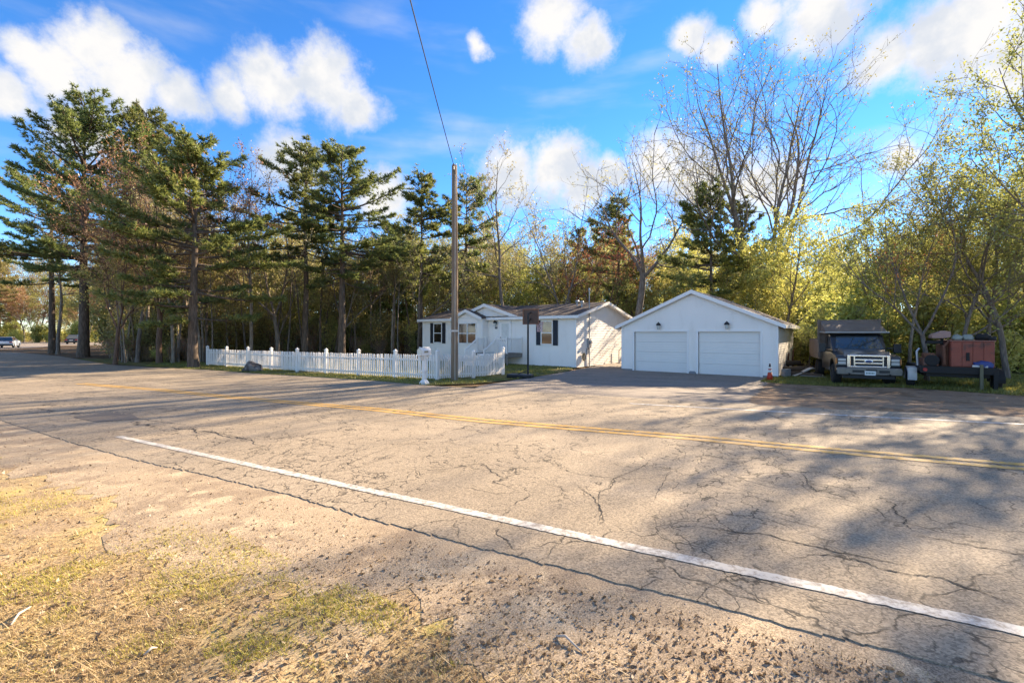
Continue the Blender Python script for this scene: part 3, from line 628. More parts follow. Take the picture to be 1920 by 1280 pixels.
# ---- utility pole and wire
pole_wood = mat('pole wood', (.2,.14,.09), .9, .25, 3, bump=.6, bscale=20, stretch=(4,4,.25), col2=(.25,.19,.13), c2scale=5)
ux, uy = at(852, 18.45); uz = g1(ux, uy)
pole = thing('utility_pole', 'tall brown wooden utility pole at the fence corner', 'pole', (ux, uy, uz))
k = M(); k.tube([(0,0,-.3),(0,0,0),(.01,0,2),(.015,0,4.5),(.01,0,6.8),(0,0,8.72)], [.152,.148,.14,.13,.12,.108], 16); k.build('post', pole_wood, pole, True)
k = M(); k.tube([(.04,-.15,.0),(.05,-.15,8.3)], .012, 6); k.build('ground_wire', mat('pale conduit', (.5,.47,.42), .6), pole)
k = M(); k.lathe([(.157,1.98),(.16,1.99),(.16,2.04),(.157,2.05)], n=16); k.build('band', mat('pale band', (.55,.53,.48), .6), pole)
k = M(); k.tube([(0,-.1,8.5),(0,-.2,8.5),(0,-.2,8.62)], .02, 8); k.lathe([(.03,0),(.05,.02),(.03,.05),(.05,.08),(.02,.12)], (0,-.2,8.6), n=10); k.build('insulator', grey_metal, pole)
a = Vector((ux, uy - .2, uz + 8.66)); b = Vector((-1.05, -16, 8.9)); k = M(); pts = []
for i in range(25):
    t_ = i / 24; p = a.lerp(b, t_); p.z -= 4 * .35 * t_ * (1 - t_); pts.append(p)
k.tube(pts, .013, 6); tag(k.build('overhead_wire', black_metal), 'thin dark overhead wire rising from the utility pole top', 'wire')

# ---- mailbox
mx_, my_ = unproj(795.5, 719.5); mz_ = g1(mx_, my_)
mb = thing('mailbox', 'white roadside mailbox on a moulded post before the picket fence', 'mailbox', (mx_, my_, mz_), R(-28))
k = M(); k.box(-.13,.13,-.13,.13,-.05,.05); k.add([(-.13,-.13,.05),(.13,-.13,.05),(.13,.13,.05),(-.13,.13,.05),(-.07,-.07,.16),(.07,-.07,.16),(.07,.07,.16),(-.07,.07,.16)],[(0,1,5,4),(1,2,6,5),(2,3,7,6),(3,0,4,7),(0,3,2,1),(4,5,6,7)]); k.box(-.065,.065,-.065,.065,.16,1.04); k.box(-.085,.085,-.085,.085,.44,.5); k.build('post', pick_m, mb, bevel=.008)
k = M(); k.box(-.1,.1,-.3,.3,1.04,1.08); k.beam((0,-.06,.86),(0,-.24,1.04),.06,.05); k.beam((0,.06,.86),(0,.24,1.04),.06,.05); k.build('bracket', pick_m, mb)
arch = [(-.1,1.08),(.1,1.08),(.1,1.2)] + [(.1*math.cos(a_), 1.2 + .1*math.sin(a_)) for a_ in np.linspace(.3, math.pi - .3, 7)] + [(-.1,1.2)]
k = M(); k.prism(arch, -.27, .27, 'y'); k.build('box', pick_m, mb)
k = M(); k.prism([(x_*.94, 1.08 + (z_ - 1.08)*.94 + .005) for x_, z_ in arch], -.285, -.27, 'y'); k.build('door', mat('cream mailbox door', (.66,.63,.52), .5, .15, 20), mb)
k = M(); 
for s_ in (-1, 1): k.tube([(0, s_*.2, 1.3), (0, s_*.25, 1.33), (0, s_*.28, 1.31)], .02, 6)
k.tube([(0,-.2,1.3),(0,0,1.335),(0,.2,1.3)], .018, 6); k.build('ornament', pick_m, mb)
k = M(); k.box(.101,.108,-.12,.1,1.13,1.2); k.build('name_plate', mat('tan plate', (.35,.3,.2), .6, .4, 40), mb)

# ---- boulder by the fence
bx_, by_ = unproj(468, 696.5); bz_ = g1(bx_, by_)
rockm = mat('grey granite', (.085,.072,.062), .9, .4, 5, bump=.8, bscale=12, col2=(.21,.185,.16), c2scale=4)
bm = bmesh.new(); bmesh.ops.create_icosphere(bm, subdivisions=4, radius=1)
from mathutils import noise as mn
for v in bm.verts:
    d_ = v.co.normalized(); r_ = 1 + .28*mn.noise(d_*1.3 + Vector((3,1,4))) + .16*abs(mn.noise(d_*2.7)) - .2*max(0, mn.cell(d_*1.6 + Vector((2,7,1)))-.5) + .05*mn.noise(d_*7)
    v.co = Vector((d_.x*.45*r_, d_.y*.36*r_, max(-.12, d_.z*.44*r_ + .06)))
me = bpy.data.meshes.new('boulder'); bm.to_mesh(me); bm.free(); me.materials.append(rockm)
o = link(bpy.data.objects.new('boulder', me)); o.location = (bx_, by_ + .25, bz_); tag(o, 'craggy grey boulder on the grass in front of the picket fence', 'boulder')

# ---- basketball hoop, seen from behind
hx_, hy_ = unproj(990, 708); hz_ = g1(hx_, hy_)
hoop = thing('basketball_hoop', 'portable basketball hoop with dark backboard standing before the house', 'basketball hoop', (hx_, hy_, hz_), R(-20))
k = M(); k.prism([(-.95,-.35),(.05,-.42),(.22,-.2),(.22,.2),(.05,.42),(-.95,.35)], .0, .16, 'z'); k.build('base', black_metal, hoop, bevel=.04)
k = M(); k.tube([(0,0,.1),(0,0,3.0)], .045, 12); k.build('pole', black_metal, hoop)
k = M(); k.beam((0,0,2.55),(.0,.42,2.75),.03,.05); k.beam((0,0,2.95),(.0,.42,3.05),.03,.05); k.beam((0,0,.35),(-.6,0,.12),.04,.04); k.build('brace', black_metal, hoop)
k = M(); k.box(-.36,.36,.42,.46,2.5,3.2); bb = k.build('backboard', mat('rusty brown board', (.09,.055,.04), .6, .4, 5), hoop, bevel=.01)
k = M(); k.box(-.4,.4,.4,.42,3.16,3.22); k.box(-.4,.4,.4,.42,2.48,2.53); k.box(-.4,-.35,.4,.42,2.53,3.16); k.box(.35,.4,.4,.42,2.53,3.16); k.build('frame', mat('rusty edge', (.2,.1,.06), .7, .3, 9), bb)
k = M(); rc_ = (.38, .62); k.tube([(rc_[0] + .19*math.cos(a_), rc_[1] + .19*math.sin(a_), 2.58) for a_ in np.linspace(0, 2*math.pi, 25)], .011, 6); k.beam((.1,.46,2.58),(.25,.52,2.58),.03,.03); k.build('rim', mat('orange rim', (.4,.09,.03), .6), hoop)
k = M()
for i in range(12):
    a_ = i*2*math.pi/12
    for d_ in (-1, 1):
        k.tube([(rc_[0] + r_*math.cos(a_ + d_*j*.26), rc_[1] + r_*math.sin(a_ + d_*j*.26), 2.58 - .09*j) for j, r_ in enumerate((.185,.16,.14,.125,.12,.13))], .009, 4)
k.build('net', mat('faded pink net', (.62,.45,.45), .9), hoop)

# ---- traffic cone
cx_, cy_ = unproj(1443.5, 713.5); cz_ = g1(cx_, cy_)
cone = thing('traffic_cone', 'orange traffic cone with white bands at the right garage corner', 'traffic cone', (cx_, cy_, cz_), R(12))
orange = mat('faded orange plastic', (.52,.05,.02), .55, .15, 9)
M().box(-.18,.18,-.18,.18,0,.035).build('base', orange, cone, bevel=.015)
rr = lambda z: .13 - (.13 - .03)*z/.72
M().lathe([(rr(0),.03),(rr(.36),.36)], n=20).build('body', orange, cone, True)
M().lathe([(rr(.36)+.003,.36),(rr(.47)+.003,.47)], n=20).build('band', pick_m, cone, True)
M().lathe([(rr(.47),.47),(rr(.52),.52)], n=20).build('body', orange, cone, True)
M().lathe([(rr(.52)+.003,.52),(rr(.6)+.003,.6)], n=20).build('band', pick_m, cone, True)
M().lathe([(rr(.6),.6),(rr(.66),.66),(.035,.68),(.03,.74),(.012,.75)], n=20).build('tip', black_metal, cone, True)

# ---- junk heap beside the garage: logs, boards, blocks
bark = mat('log bark', (.1,.07,.045), .95, .4, 6, bump=.8, bscale=18); cutw = mat('cut wood', (.45,.33,.2), .8, .25, 9); greyb = mat('weathered board', (.3,.27,.24), .9, .25, 5, stretch=(.4,3,3)); paleb = mat('pale board', (.62,.56,.47), .8, .15, 5)
rj = random.Random(3)
def log(u, v, L, r, az, tilt=0, lift=0, lab=''):
    x, y = unproj(u, v); z = g1(x, y) + r + lift; t_ = thing('log', lab, 'log', (x, y, z - r), az, 'logs in the heap beside the garage')
    d = Vector((math.cos(tilt), 0, math.sin(tilt))); pts = [d*(L*(i/4 - .5)) + Vector((0, rj.uniform(-.015,.015), r)) for i in range(5)]
    k = M(); k.tube(pts, [r*rj.uniform(.93,1.05) for _ in pts], 12); k.build('bark', bark, t_, True)
    for i, s_ in ((0,-1),(4,1)): k = M(); k.tube([pts[i] + d*s_*.001, pts[i] + d*s_*.012], r*.9, 12); k.build('cut_end', cutw, t_)
for i, (u, v, L, r, az, ti, li) in enumerate([(1478,704,.9,.12,.3,0,0),(1492,706,1.1,.13,-.2,0,0),(1505,703,1.0,.1,.5,0,0),(1488,704,1.0,.11,-.5,.05,.22),(1500,703,.8,.09,.1,-.06,.24),(1515,707,1.2,.1,-.9,0,0),(1483,700,1.0,.12,.2,0,.42),(1508,701,.9,.11,-.3,.04,.2),(1530,704,.8,.1,.6,0,0)]):
    log(u, v, L, r, az, ti, li, ['short bark-covered log at the garage end of the heap','thick log at the foot of the heap beside garage','log lying at the back of the heap beside garage','log resting on top of the heap beside garage','thin log lying highest in the heap beside garage','long log at the truck end of the heap','dark log on the second layer of the heap','stout log in the middle layer of the heap','short log nearest the truck wheel'][i])
def board(u, v, L, w, az, tilt, lift, m_, name, lab, cat):
    x, y = unproj(u, v); k = M(); k.box(-L/2, L/2, -w/2, w/2, 0, .035); o = k.build(name, m_, None, bevel=.004, seg=1); o.location = (x, y, g1(x, y) + lift); o.rotation_euler = (0, tilt, az); tag(o, lab, cat, 'boards in the heap beside the garage')
board(1505,706,1.1,.22,.2,-.35,.22,paleb,'board','pale board tilted over the front of the heap','board')
board(1522,702,1.0,.16,-.3,.1,.3,paleb,'board','pale narrow board on the truck side of the heap','board')
board(1476,699,.9,.15,.5,-.05,.55,paleb,'board','pale board topping the heap near the garage wall','board')
board(1524,708,1.0,.2,-.5,.02,.05,greyb,'board','grey weathered board lying flat beside the truck','board')
for i, (u, v, h) in enumerate([(1469,702,.95),(1479,699,1.05),(1487,697,1.2)]):
    x, y = unproj(u, v); k = M(); k.tube([(0,0,-.1),(rj.uniform(-.05,.05),0,h*.6),(rj.uniform(-.1,.02),0,h)], [.05,.045,.04], 8); o = k.build('stake', mat('rusty stake', (.14,.06,.035), .8, .3, 9)); o.location = (x, y, g1(x, y)); tag(o, ['rusty brown stake nearest the garage corner','middle rusty stake behind the log heap','tallest rusty stake behind the log heap'][i], 'stake', 'stakes behind the heap')
x, y = unproj(1474, 707); k = M(); k.box(-.2,.2,-.1,.1,0,.19); k.box(-.2,.2,-.1,.1,.2,.39); o = k.build('concrete_blocks', concrete, None, bevel=.01); o.location = (x, y, g1(x, y)); o.rotation_euler.z = .4; tag(o, 'two stacked grey concrete blocks before the log heap', 'block')

# ---- pickup dump truck
blackp = mat('black truck paint', (.016,.016,.018), .28, .2, 2, spec=.6, coat=.7, col2=(.05,.045,.04), c2scale=2.2, c2lo=.5, c2hi=.75); chrome = mat('chrome', (.85,.86,.88), .16, .05, 4, metal=1); tyre_m = mat('tyre rubber', (.018,.018,.018), .85, .2, 20, bump=.4); rim_m = mat('dull rim', (.35,.33,.3), .4, .3, 6, metal=.7)
dumpm = mat('brown grey dump body', (.19,.14,.105), .85, .3, 2.5, col2=(.2,.155,.125), c2scale=4); lens = mat('headlamp lens', (.5,.5,.46), .12, .15, 30, spec=.8); amber = mat('amber lens', (.45,.16,.03), .3)
tx, ty = at(1628, 17.3); tz = g1(tx, ty) - .02
truck = thing('dump_truck', 'black pickup dump truck with chrome grille parked facing the road', 'truck', (tx, ty, tz), R(-25.5))
truck.scale = (1.0, 1.0, 1.0)
hw = 1.0
def arc(cy, cz, r, a0, a1, n=10): return [(cy + r*math.cos(a_), cz + r*math.sin(a_)) for a_ in np.linspace(a0, a1, n)]
# front clip: fenders with wheel arches, then hood
prof = [(.08,.62),(.03,.8),(.05,1.08),(.14,1.17),(1.35,1.27),(3.1,1.27),(3.1,.5),(1.42,.5)] + arc(.92,.5,.5,0,math.pi,12) + [(.3,.5)]
k = M(); k.prism(prof, -hw, -.62, 'x'); k.prism(prof, .62, hw, 'x'); k.box(-.62,.62,.16,3.1,.6,1.15); k.build('body', blackp, truck, bevel=.04, seg=3)
k = M(); k.prism([(.1,1.0),(.08,1.2),(.3,1.31),(1.35,1.4),(1.35,1.0)], -.74, .74, 'x'); k.build('hood', mat('dusty black hood', (.06,.052,.046), .35, .3, 3, spec=.6, coat=.5, col2=(.3,.25,.2), c2scale=1.6, c2lo=.42, c2hi=.6), truck, bevel=.05, seg=3)
cab = M(); cab.prism([(1.32,1.26),(1.38,1.36),(1.86,1.94),(2.2,2.0),(2.85,1.99),(3.05,1.9),(3.1,1.26)], -.9, .9, 'x'); cabo = cab.build('cab', blackp, truck, bevel=.05, seg=3)
k = M(); k.add([(-.8,1.375,1.39),(.8,1.375,1.39),(.7,1.815,1.9),(-.7,1.815,1.9)], [(0,1,2,3)]); V_ = [(x_, y_ - .012, z_ + .01) for x_, y_, z_ in k.V]; k = M(); k.add(V_ + [(x_, y_ + .01, z_ - .01) for x_, y_, z_ in V_], [(0,1,2,3),(7,6,5,4),(0,4,5,1),(1,5,6,2),(2,6,7,3),(3,7,4,0)]); k.build('windshield', car_glass, cabo)
for s_ in (-1, 1):
    k = M(); xx = s_*.9; k.prism([(1.6,1.36),(1.95,1.85),(2.8,1.86),(2.85,1.36)], min(xx, xx + s_*.012), max(xx, xx + s_*.012), 'x'); k.build('side_window', car_glass, cabo)
    k = M(); k.beam((s_*.93,1.5,1.42),(s_*1.2,1.45,1.42),.04,.06); k.box(s_*1.25 - .12, s_*1.25 + .12, 1.38, 1.5, 1.24, 1.6); k.build('mirror', black_metal, truck, bevel=.03)
    M().box(s_*1.25 - .1, s_*1.25 + .1, 1.5, 1.505, 1.28, 1.56).build('mirror_glass', car_glass, truck)
    # lamps
    hl_ = thing_part('headlight', truck); h_ = M(); h_.box(s_*.82 - .15, s_*.82 + .15, .02, .08, .81, 1.07); h_.build('housing', black_metal, hl_, bevel=.02)
    for z_ in (.875, 1.0): h_ = M(); h_.box(s_*.82 - .125, s_*.82 + .125, -.005, .03, z_ - .05, z_ + .05); h_.build('lens', lens, hl_, bevel=.025, seg=3)
    h_ = M(); h_.box(s_*.99 - .03, s_*.99 + .025, .03, .14, .84, 1.06); h_.build('turn_signal', amber, truck, bevel=.01)
    h_ = M(); h_.lathe([(.05,-.115),(.065,-.1),(.065,-.04)], (s_*.72, .0, .6), 'y', 14); h_.build('fog_lamp', lens, truck)
    h_ = M(); h_.tube([(s_*.62,-.16,.42),(s_*.62,-.18,.5)], .03, 8); h_.build('tow_hook', black_metal, truck)
# grille
gr_ = thing_part('grille', truck)
k = M(); k.box(-.64,.64,-.0,.08,.76,1.16); k.build('opening', black_metal, gr_)
k = M(); k.box(-.66,-.56,-.05,.06,.72,1.2); k.box(.56,.66,-.05,.06,.72,1.2); k.box(-.56,.56,-.05,.06,1.13,1.2); k.box(-.56,.56,-.05,.06,.72,.78); k.build('surround', chrome, gr_, bevel=.015)
k = M(); k.box(-.46,-.42,-.06,.0,.78,1.13); k.box(.42,.46,-.06,.0,.78,1.13); k.build('upright', chrome, gr_)
for z_ in (.885, 1.015): M().box(-.42,.42,-.06,.0,z_ - .032,z_ + .032).build('bar', chrome, gr_, bevel=.01)
k = M(); k.lathe([(.001,-.075),(.045,-.074),(.055,-.066)], (0,0,0), 'y', 20); o = k.build('emblem', mat('emblem blue', (.03,.05,.13), .3), gr_); o.scale = (2.1,1,1); o.location = (0,-.0,.95)
k = M(); k.lathe([(.055,-.068),(.063,-.066),(.063,-.06)], (0,0,0), 'y', 20); o = k.build('emblem_rim', chrome, gr_); o.scale = (2.1,1,1); o.location = (0,-.0,.95)
k = M(); k.prism([(-1.0,.44),(1.0,.44),(1.02,.62),(.98,.72),(-.98,.72),(-1.02,.62)], -.14, .04, 'y'); k.build('bumper', mat('tarnished bumper', (.16,.15,.14), .35, .35, 5, metal=.6), truck, bevel=.03)
k = M(); k.box(-.52,-.16,-.146,-.1,.53,.63); k.box(.3,.62,-.146,-.1,.53,.63); k.box(-.1,.24,-.146,-.1,.6,.66); k.build('bumper_slot', black_metal, truck)
k = M(); k.box(-.14,.19,-.165,-.15,.44,.6); pl = k.build('licence_plate', mat('white plate', (.7,.72,.7), .5, .06, 30), truck)
k = M()
for i in range(6): k.box(-.105 + i*.045, -.105 + i*.045 + .03, -.168, -.165, .49, .55)
k.build('plate_characters', mat('plate green', (.1,.17,.14), .6), pl)
M().box(-.8,.8,.0,.5,.3,.45).build('skid_beam', black_metal, truck)
# wheels
def wheel(par, x, y, r=.4, w=.27, name='wheel', rimc=None):
    o = thing_part(name, par); o.location = (x, y, r)
    k = M(); k.lathe([(r*.56,-w*.5),(r*.86,-w*.5),(r*.97,-w*.38),(r,-w*.2),(r,w*.2),(r*.97,w*.38),(r*.86,w*.5),(r*.56,w*.5)], axis='x', n=28); k.build('tyre', tyre_m, o)
    k = M(); k.lathe([(.03,-w*.42),(r*.2,-w*.44),(r*.3,-w*.3),(r*.5,-w*.32),(r*.58,-w*.51),(r*.58,w*.51),(r*.5,w*.32),(r*.3,w*.3),(r*.2,w*.44),(.03,w*.42)], axis='x', n=20); k.build('rim', rimc or rim_m, o)
    return o
for x_, y_ in ((-.85,.92),(.85,.92),(-.85,4.6),(.85,4.6)): wheel(truck, x_, y_, .4, .28)
M().tube([(-.8,.92,.42),(.8,.92,.42)], .06, 8).build('front_axle', black_metal, truck); M().tube([(-.8,4.6,.42),(.8,4.6,.42)], .07, 8).build('rear_axle', black_metal, truck)
k = M(); k.box(-.45,-.35,.5,5.9,.5,.66); k.box(.35,.45,.5,5.9,.5,.66); k.build('chassis_rail', black_metal, truck)
k = M(); k.box(-1.08,1.08,3.25,5.9,.86,.98); k.box(-1.1,-1.02,3.25,5.9,.98,1.75); k.box(1.02,1.1,3.25,5.9,.98,1.75); k.box(-1.02,1.02,5.82,5.9,.98,1.75); db = k.build('dump_body', dumpm, truck, bevel=.015, seg=1)
k = M(); k.box(-1.12,1.12,3.18,3.26,.95,2.62); k.build('headboard', dumpm, db)
for x_ in (-1.1, 1.1): k = M(); k.box(x_ - .04, x_ + .04, 3.12, 3.3, .95, 2.64); k.build('stake', dumpm, db)
for i in range(5): M().box(-1.06,1.06,3.15,3.18,2.08 + i*.105,2.08 + i*.105 + .095).build('plank', dumpm, db)
k = M(); k.prism([(3.17,2.06),(1.75,2.02),(1.72,2.05),(1.72,2.09),(3.17,2.12)], -1.08, 1.08, 'x'); cs_ = k.build('cab_guard', mat('pale worn steel', (.36,.35,.33), .5, .2, 4, metal=.3), db)
k = M(); k.prism([(3.15,2.13),(1.9,2.1),(2.9,2.45),(3.15,2.58)], -1.05, 1.05, 'x'); k.build('load_cover', dumpm, db, bevel=.02)

# ---- trailer with red machine
redm = mat('faded red steel', (.27,.075,.045), .65, .3, 2.5, col2=(.12,.055,.04), c2scale=3.5, c2lo=.5, c2hi=.68); rust = mat('rust', (.16,.07,.04), .9, .3, 7); dark = mat('oily black', (.014,.013,.012), .7, .3, 7); galv = mat('galvanised fender', (.42,.43,.45), .4, .15, 5, metal=.5)
qx, qy = at(1795, 15.6); qz = g1(qx, qy) - .02
tr = thing('equipment_trailer', 'dark flat trailer with grey mudguard parked under trees at right', 'trailer', (qx, qy, qz), R(-33))
k = M(); k.box(-.98,.98,-.05,2.6,.62,.76); k.box(-.98,.98,-.12,-.05,.56,.8); k.box(-.8,.8,.0,2.5,.44,.62); k.build('bed', dark, tr, bevel=.01, seg=1)
for i in range(9): M().box(-.96 + i*.214, -.96 + i*.214 + .2, -.04, 2.58, .76, .79).build('plank', mat('dark planks', (.05,.042,.035), .9, .3, 6), tr)
for x_ in (-1.12, 1.12):
    wheel(tr, x_, .75, .31, .2)
    k = M(); pts = arc(.75,.33,.42,R(-10),R(190),14); pin = arc(.75,.33,.39,R(190),R(-10),14); k.prism(pts + pin, x_ - .13, x_ + .13, 'x'); k.build('mudguard', galv if x_ < 0 else dark, tr)
k = M(); k.box(-1.24,-1.0,.3,.32,.36,.72); k.build('mud_flap', galv, tr)
k = M(); k.box(.52,.6,-.18,-.1,.0,.9); k.box(.46,.66,-.24,-.04,0,.03); k.build('jack_leg', mat('olive steel', (.13,.12,.07), .6), tr)
k = M(); k.box(.85,.95,-.15,-.05,.0,.62); k.build('rear_leg', dark, tr)
for x_ in (-.85,): k = M(); k.lathe([(.06,-.15),(.06,-.12)], (x_, 0, .68), 'y', 12); k.build('tail_light', mat('red lens', (.35,.02,.02), .3), tr)
rb = thing('machine_box', 'faded red steel machine box standing on the trailer', 'machine', (qx, qy, qz + .79), R(-33))
k = M(); k.box(-.16,.92,.02,1.9,0,.88); k.build('casing', redm, rb, bevel=.03)
for i in range(4): M().box(-.14 + i*.265, -.14 + i*.265 + .25, .004, .02, .03, .85).build('panel', redm, rb, bevel=.006, seg=1)
k = M(); k.box(.22,.3,-.03,.004,.22,.5); k.build('latch', dark, rb)
k = M(); k.box(-.18,.94,0,1.92,.88,.92); k.build('lid', mat('rusty red lid', (.24,.11,.08), .7, .3, 4), rb)
k = M(); k.box(-.34,-.16,.3,1.2,.0,.75); k.tube([(-.28,.2,.05),(-.3,.2,.7),(-.1,.25,.95)], .05, 8); k.build('manifold', rust, rb, bevel=.01, seg=1)
en = thing('engine', 'rusty small engine block at the left end of the trailer', 'engine', (qx, qy, qz + .79), R(-33))
k = M(); k.box(-.85,-.42,.25,.95,0,.28); k.box(-.8,-.5,.3,.8,.28,.45); k.build('block', rust, en, bevel=.03)
for i in range(5): M().box(-.83,-.46,.22,.25,.04 + i*.045,.065 + i*.045).build('cooling_fin', mat('dull pink metal', (.32,.2,.17), .6), en)
k = M(); k.tube([(-.95,.5,.0),(-.98,.5,.5),(-.9,.5,.62)], .035, 8); k.build('pipe', galv, en); k = M(); k.lathe([(.17,-.06),(.2,-.05),(.2,.02),(.1,.05)], (-.62,.2,.2), 'y', 18); k.build('pulley', dark, en)
sb = thing('steel_hood', 'pinkish steel hood raised on a dark post above the trailer', 'hood', (qx, qy, qz + .79), R(-33))
k = M(); k.prism([(-.62,.98),(-.3,.98),(-.12,1.02),(-.12,1.22),(-.3,1.25),(-.55,1.15),(-.62,1.08)], .2, .75, 'y'); k.build('cover', mat('pinkish steel', (.32,.2,.165), .55, .2, 5), sb, bevel=.02)
k = M(); k.tube([(-.3,.5,.72),(-.3,.5,.98)], .05, 8); k.box(-.72,-.28,.35,.7,.78,.9); k.build('post', dark, sb, bevel=.02)
def sack(name, lab, cat, c, s, m_, seed):
    bm = bmesh.new(); bmesh.ops.create_icosphere(bm, subdivisions=3, radius=1)
    for v in bm.verts:
        d_ = v.co.normalized(); r_ = 1 + .3*mn.noise(d_*1.8 + Vector((seed,2,5))) + .12*mn.noise(d_*5 + Vector((seed,0,0))); v.co = Vector((d_.x*s[0]*r_, d_.y*s[1]*r_, max(-s[2]*.6, d_.z*s[2]*r_) + s[2]*.6))
    me = bpy.data.meshes.new(name); bm.to_mesh(me); bm.free(); me.materials.append(m_); me.polygons.foreach_set('use_smooth', [True]*len(me.polygons))
    o = link(bpy.data.objects.new(name, me)); p = Vector(c); ca, sa = math.cos(R(-33)), math.sin(R(-33)); o.location = (qx + ca*p.x - sa*p.y, qy + sa*p.x + ca*p.y, qz + p.z); o.rotation_euler.z = R(-33); return tag(o, lab, cat)
palebag = mat('pale green bag', (.26,.28,.24), .6, .35, 8); sack('bag', 'pale green plastic bag on the left of the red machine', 'bag', (.06,.35,1.71), (.15,.16,.12), palebag, 1); sack('bag', 'pale green plastic bag in the middle of the red machine', 'bag', (.33,.35,1.71), (.14,.15,.13), palebag, 4)
sack('black_bag', 'black bundle on the right end of the red machine', 'bundle', (.72,.4,1.71), (.2,.2,.16), dark, 7); sack('black_cloth', 'small black cloth hanging over the machine right corner', 'cloth', (.9,.3,1.71), (.12,.14,.09), dark, 9)
sack('blue_tarp', 'crumpled blue tarp before the red machine on the trailer', 'tarp', (.62,-.02,.79), (.24,.1,.15), mat('blue tarp', (.035,.055,.19), .5, .35, 12), 3)
k = M(); k.tube([(.35,-.09,.84),(.72,-.09,.83)], .04, 8); o = k.build('pipe', mat('pale pipe', (.6,.57,.53), .5)); o.location = (qx, qy, qz); o.rotation_euler.z = R(-33); tag(o, 'short pale pipe lying on the trailer edge', 'pipe')

# ---- far vehicles
def car(name, lab, loc, rz, m_, H=1.5, L=4.6, Wd=1.82):
    c = thing(name, lab, 'car', loc, rz); h = Wd/2
    prof = [(0,.32),(-.0,.75),(.1,.92),(.9,1.0),(3.3,1.02),(4.45,.9),(4.58,.7),(4.58,.32),(4.2,.3)] + arc(3.75,.32,.36,0,math.pi,8) + [(3.3,.28),(1.2,.28)] + arc(.85,.32,.36,0,math.pi,8) + [(.4,.3)]
    k = M(); k.prism(prof, -h, h, 'x'); k.build('body', m_, c, bevel=.07, seg=3)
    k = M(); k.add([(-h+.06,.35,.98),(h-.06,.35,.98),(h-.06,3.6,1.0),(-h+.06,3.6,1.0),(-h+.24,.85,H-.04),(h-.24,.85,H-.04),(h-.24,2.5,H),(-h+.24,2.5,H)],[(0,1,5,4),(1,2,6,5),(2,3,7,6),(3,0,4,7),(4,5,6,7),(3,2,1,0)]); cb = k.build('cabin', car_glass, c, bevel=.03)
    k = M(); k.box(-h+.26,h-.26,.9,2.45,H-.03,H+.02); k.build('roof', m_, c, bevel=.02)
    for s_ in (-1, 1):
        M().box(s_*(h-.2)-.14, s_*(h-.2)+.14, -.02, .06, .7, .88).build('tail_light', mat('red lens', (.35,.02,.02), .3), c)
        for y_ in (.85, 3.75): wheel(c, s_*(h-.1), y_, .32, .2)
    M().box(-.25,.25,-.03,.0,.62,.74).build('licence_plate', pick_m, c); M().box(-h,h,-.06,.1,.34,.55).build('bumper', black_metal, c, bevel=.03); return c
x, y = at(6, 62); car('car', 'white car driving away on the road at far left', (x, y, g1(x, y)), R(38), mat('white car paint', (.62,.64,.67), .3, .05, 3, spec=.6, coat=.5))
x, y = at(133, 84); car('car', 'dark sport utility vehicle parked among the trees far down the road', (x, y, g1(x, y) + .02), R(25), mat('dark blue car paint', (.02,.022,.03), .3, .1, 3, coat=.5), 1.75)
# ------------------------------------------------------------------ trees
def bark_mat(name, c, c2):
    return mat(name, c, .95, .35, 4, bump=.7, bscale=16, col2=c2, c2scale=5, stretch=(3, 3, .5))
bark_grey = bark_mat('grey bark', (.15,.12,.095), (.24,.2,.16)); bark_brown = bark_mat('brown bark', (.09,.065,.045), (.15,.11,.08)); bark_pale = bark_mat('pale bark', (.3,.24,.18), (.18,.14,.1)); bark_red = bark_mat('reddish twig bark', (.17,.1,.065), (.12,.075,.05))
L_pine = leaf_mat('pine needles', (.1,.145,.05), (.3,.32,.09), .5); L_pine2 = leaf_mat('sunny pine needles', (.11,.16,.045), (.34,.35,.1), .5)  # the other needle colour is slightly lighter and yellower
L_yel = leaf_mat('young yellow green leaves', (.29,.32,.07), (.5,.5,.14), .52); L_grn = leaf_mat('young green leaves', (.22,.25,.06), (.4,.4,.12), .52)
L_gold = leaf_mat('golden leaves', (.38,.36,.08), (.57,.52,.17), .52); L_rust = leaf_mat('rusty buds', (.34,.17,.08), (.44,.27,.14), .4); L_bud = leaf_mat('pale buds', (.32,.28,.13), (.46,.4,.19), .4); L_red = leaf_mat('red buds', (.5,.14,.07), (.5,.3,.12), .45)
L_bud2 = leaf_mat('olive buds', (.26,.25,.08), (.42,.38,.14), .4)
L_olive = leaf_mat('olive leaves', (.26,.25,.08), (.46,.4,.14), .52)

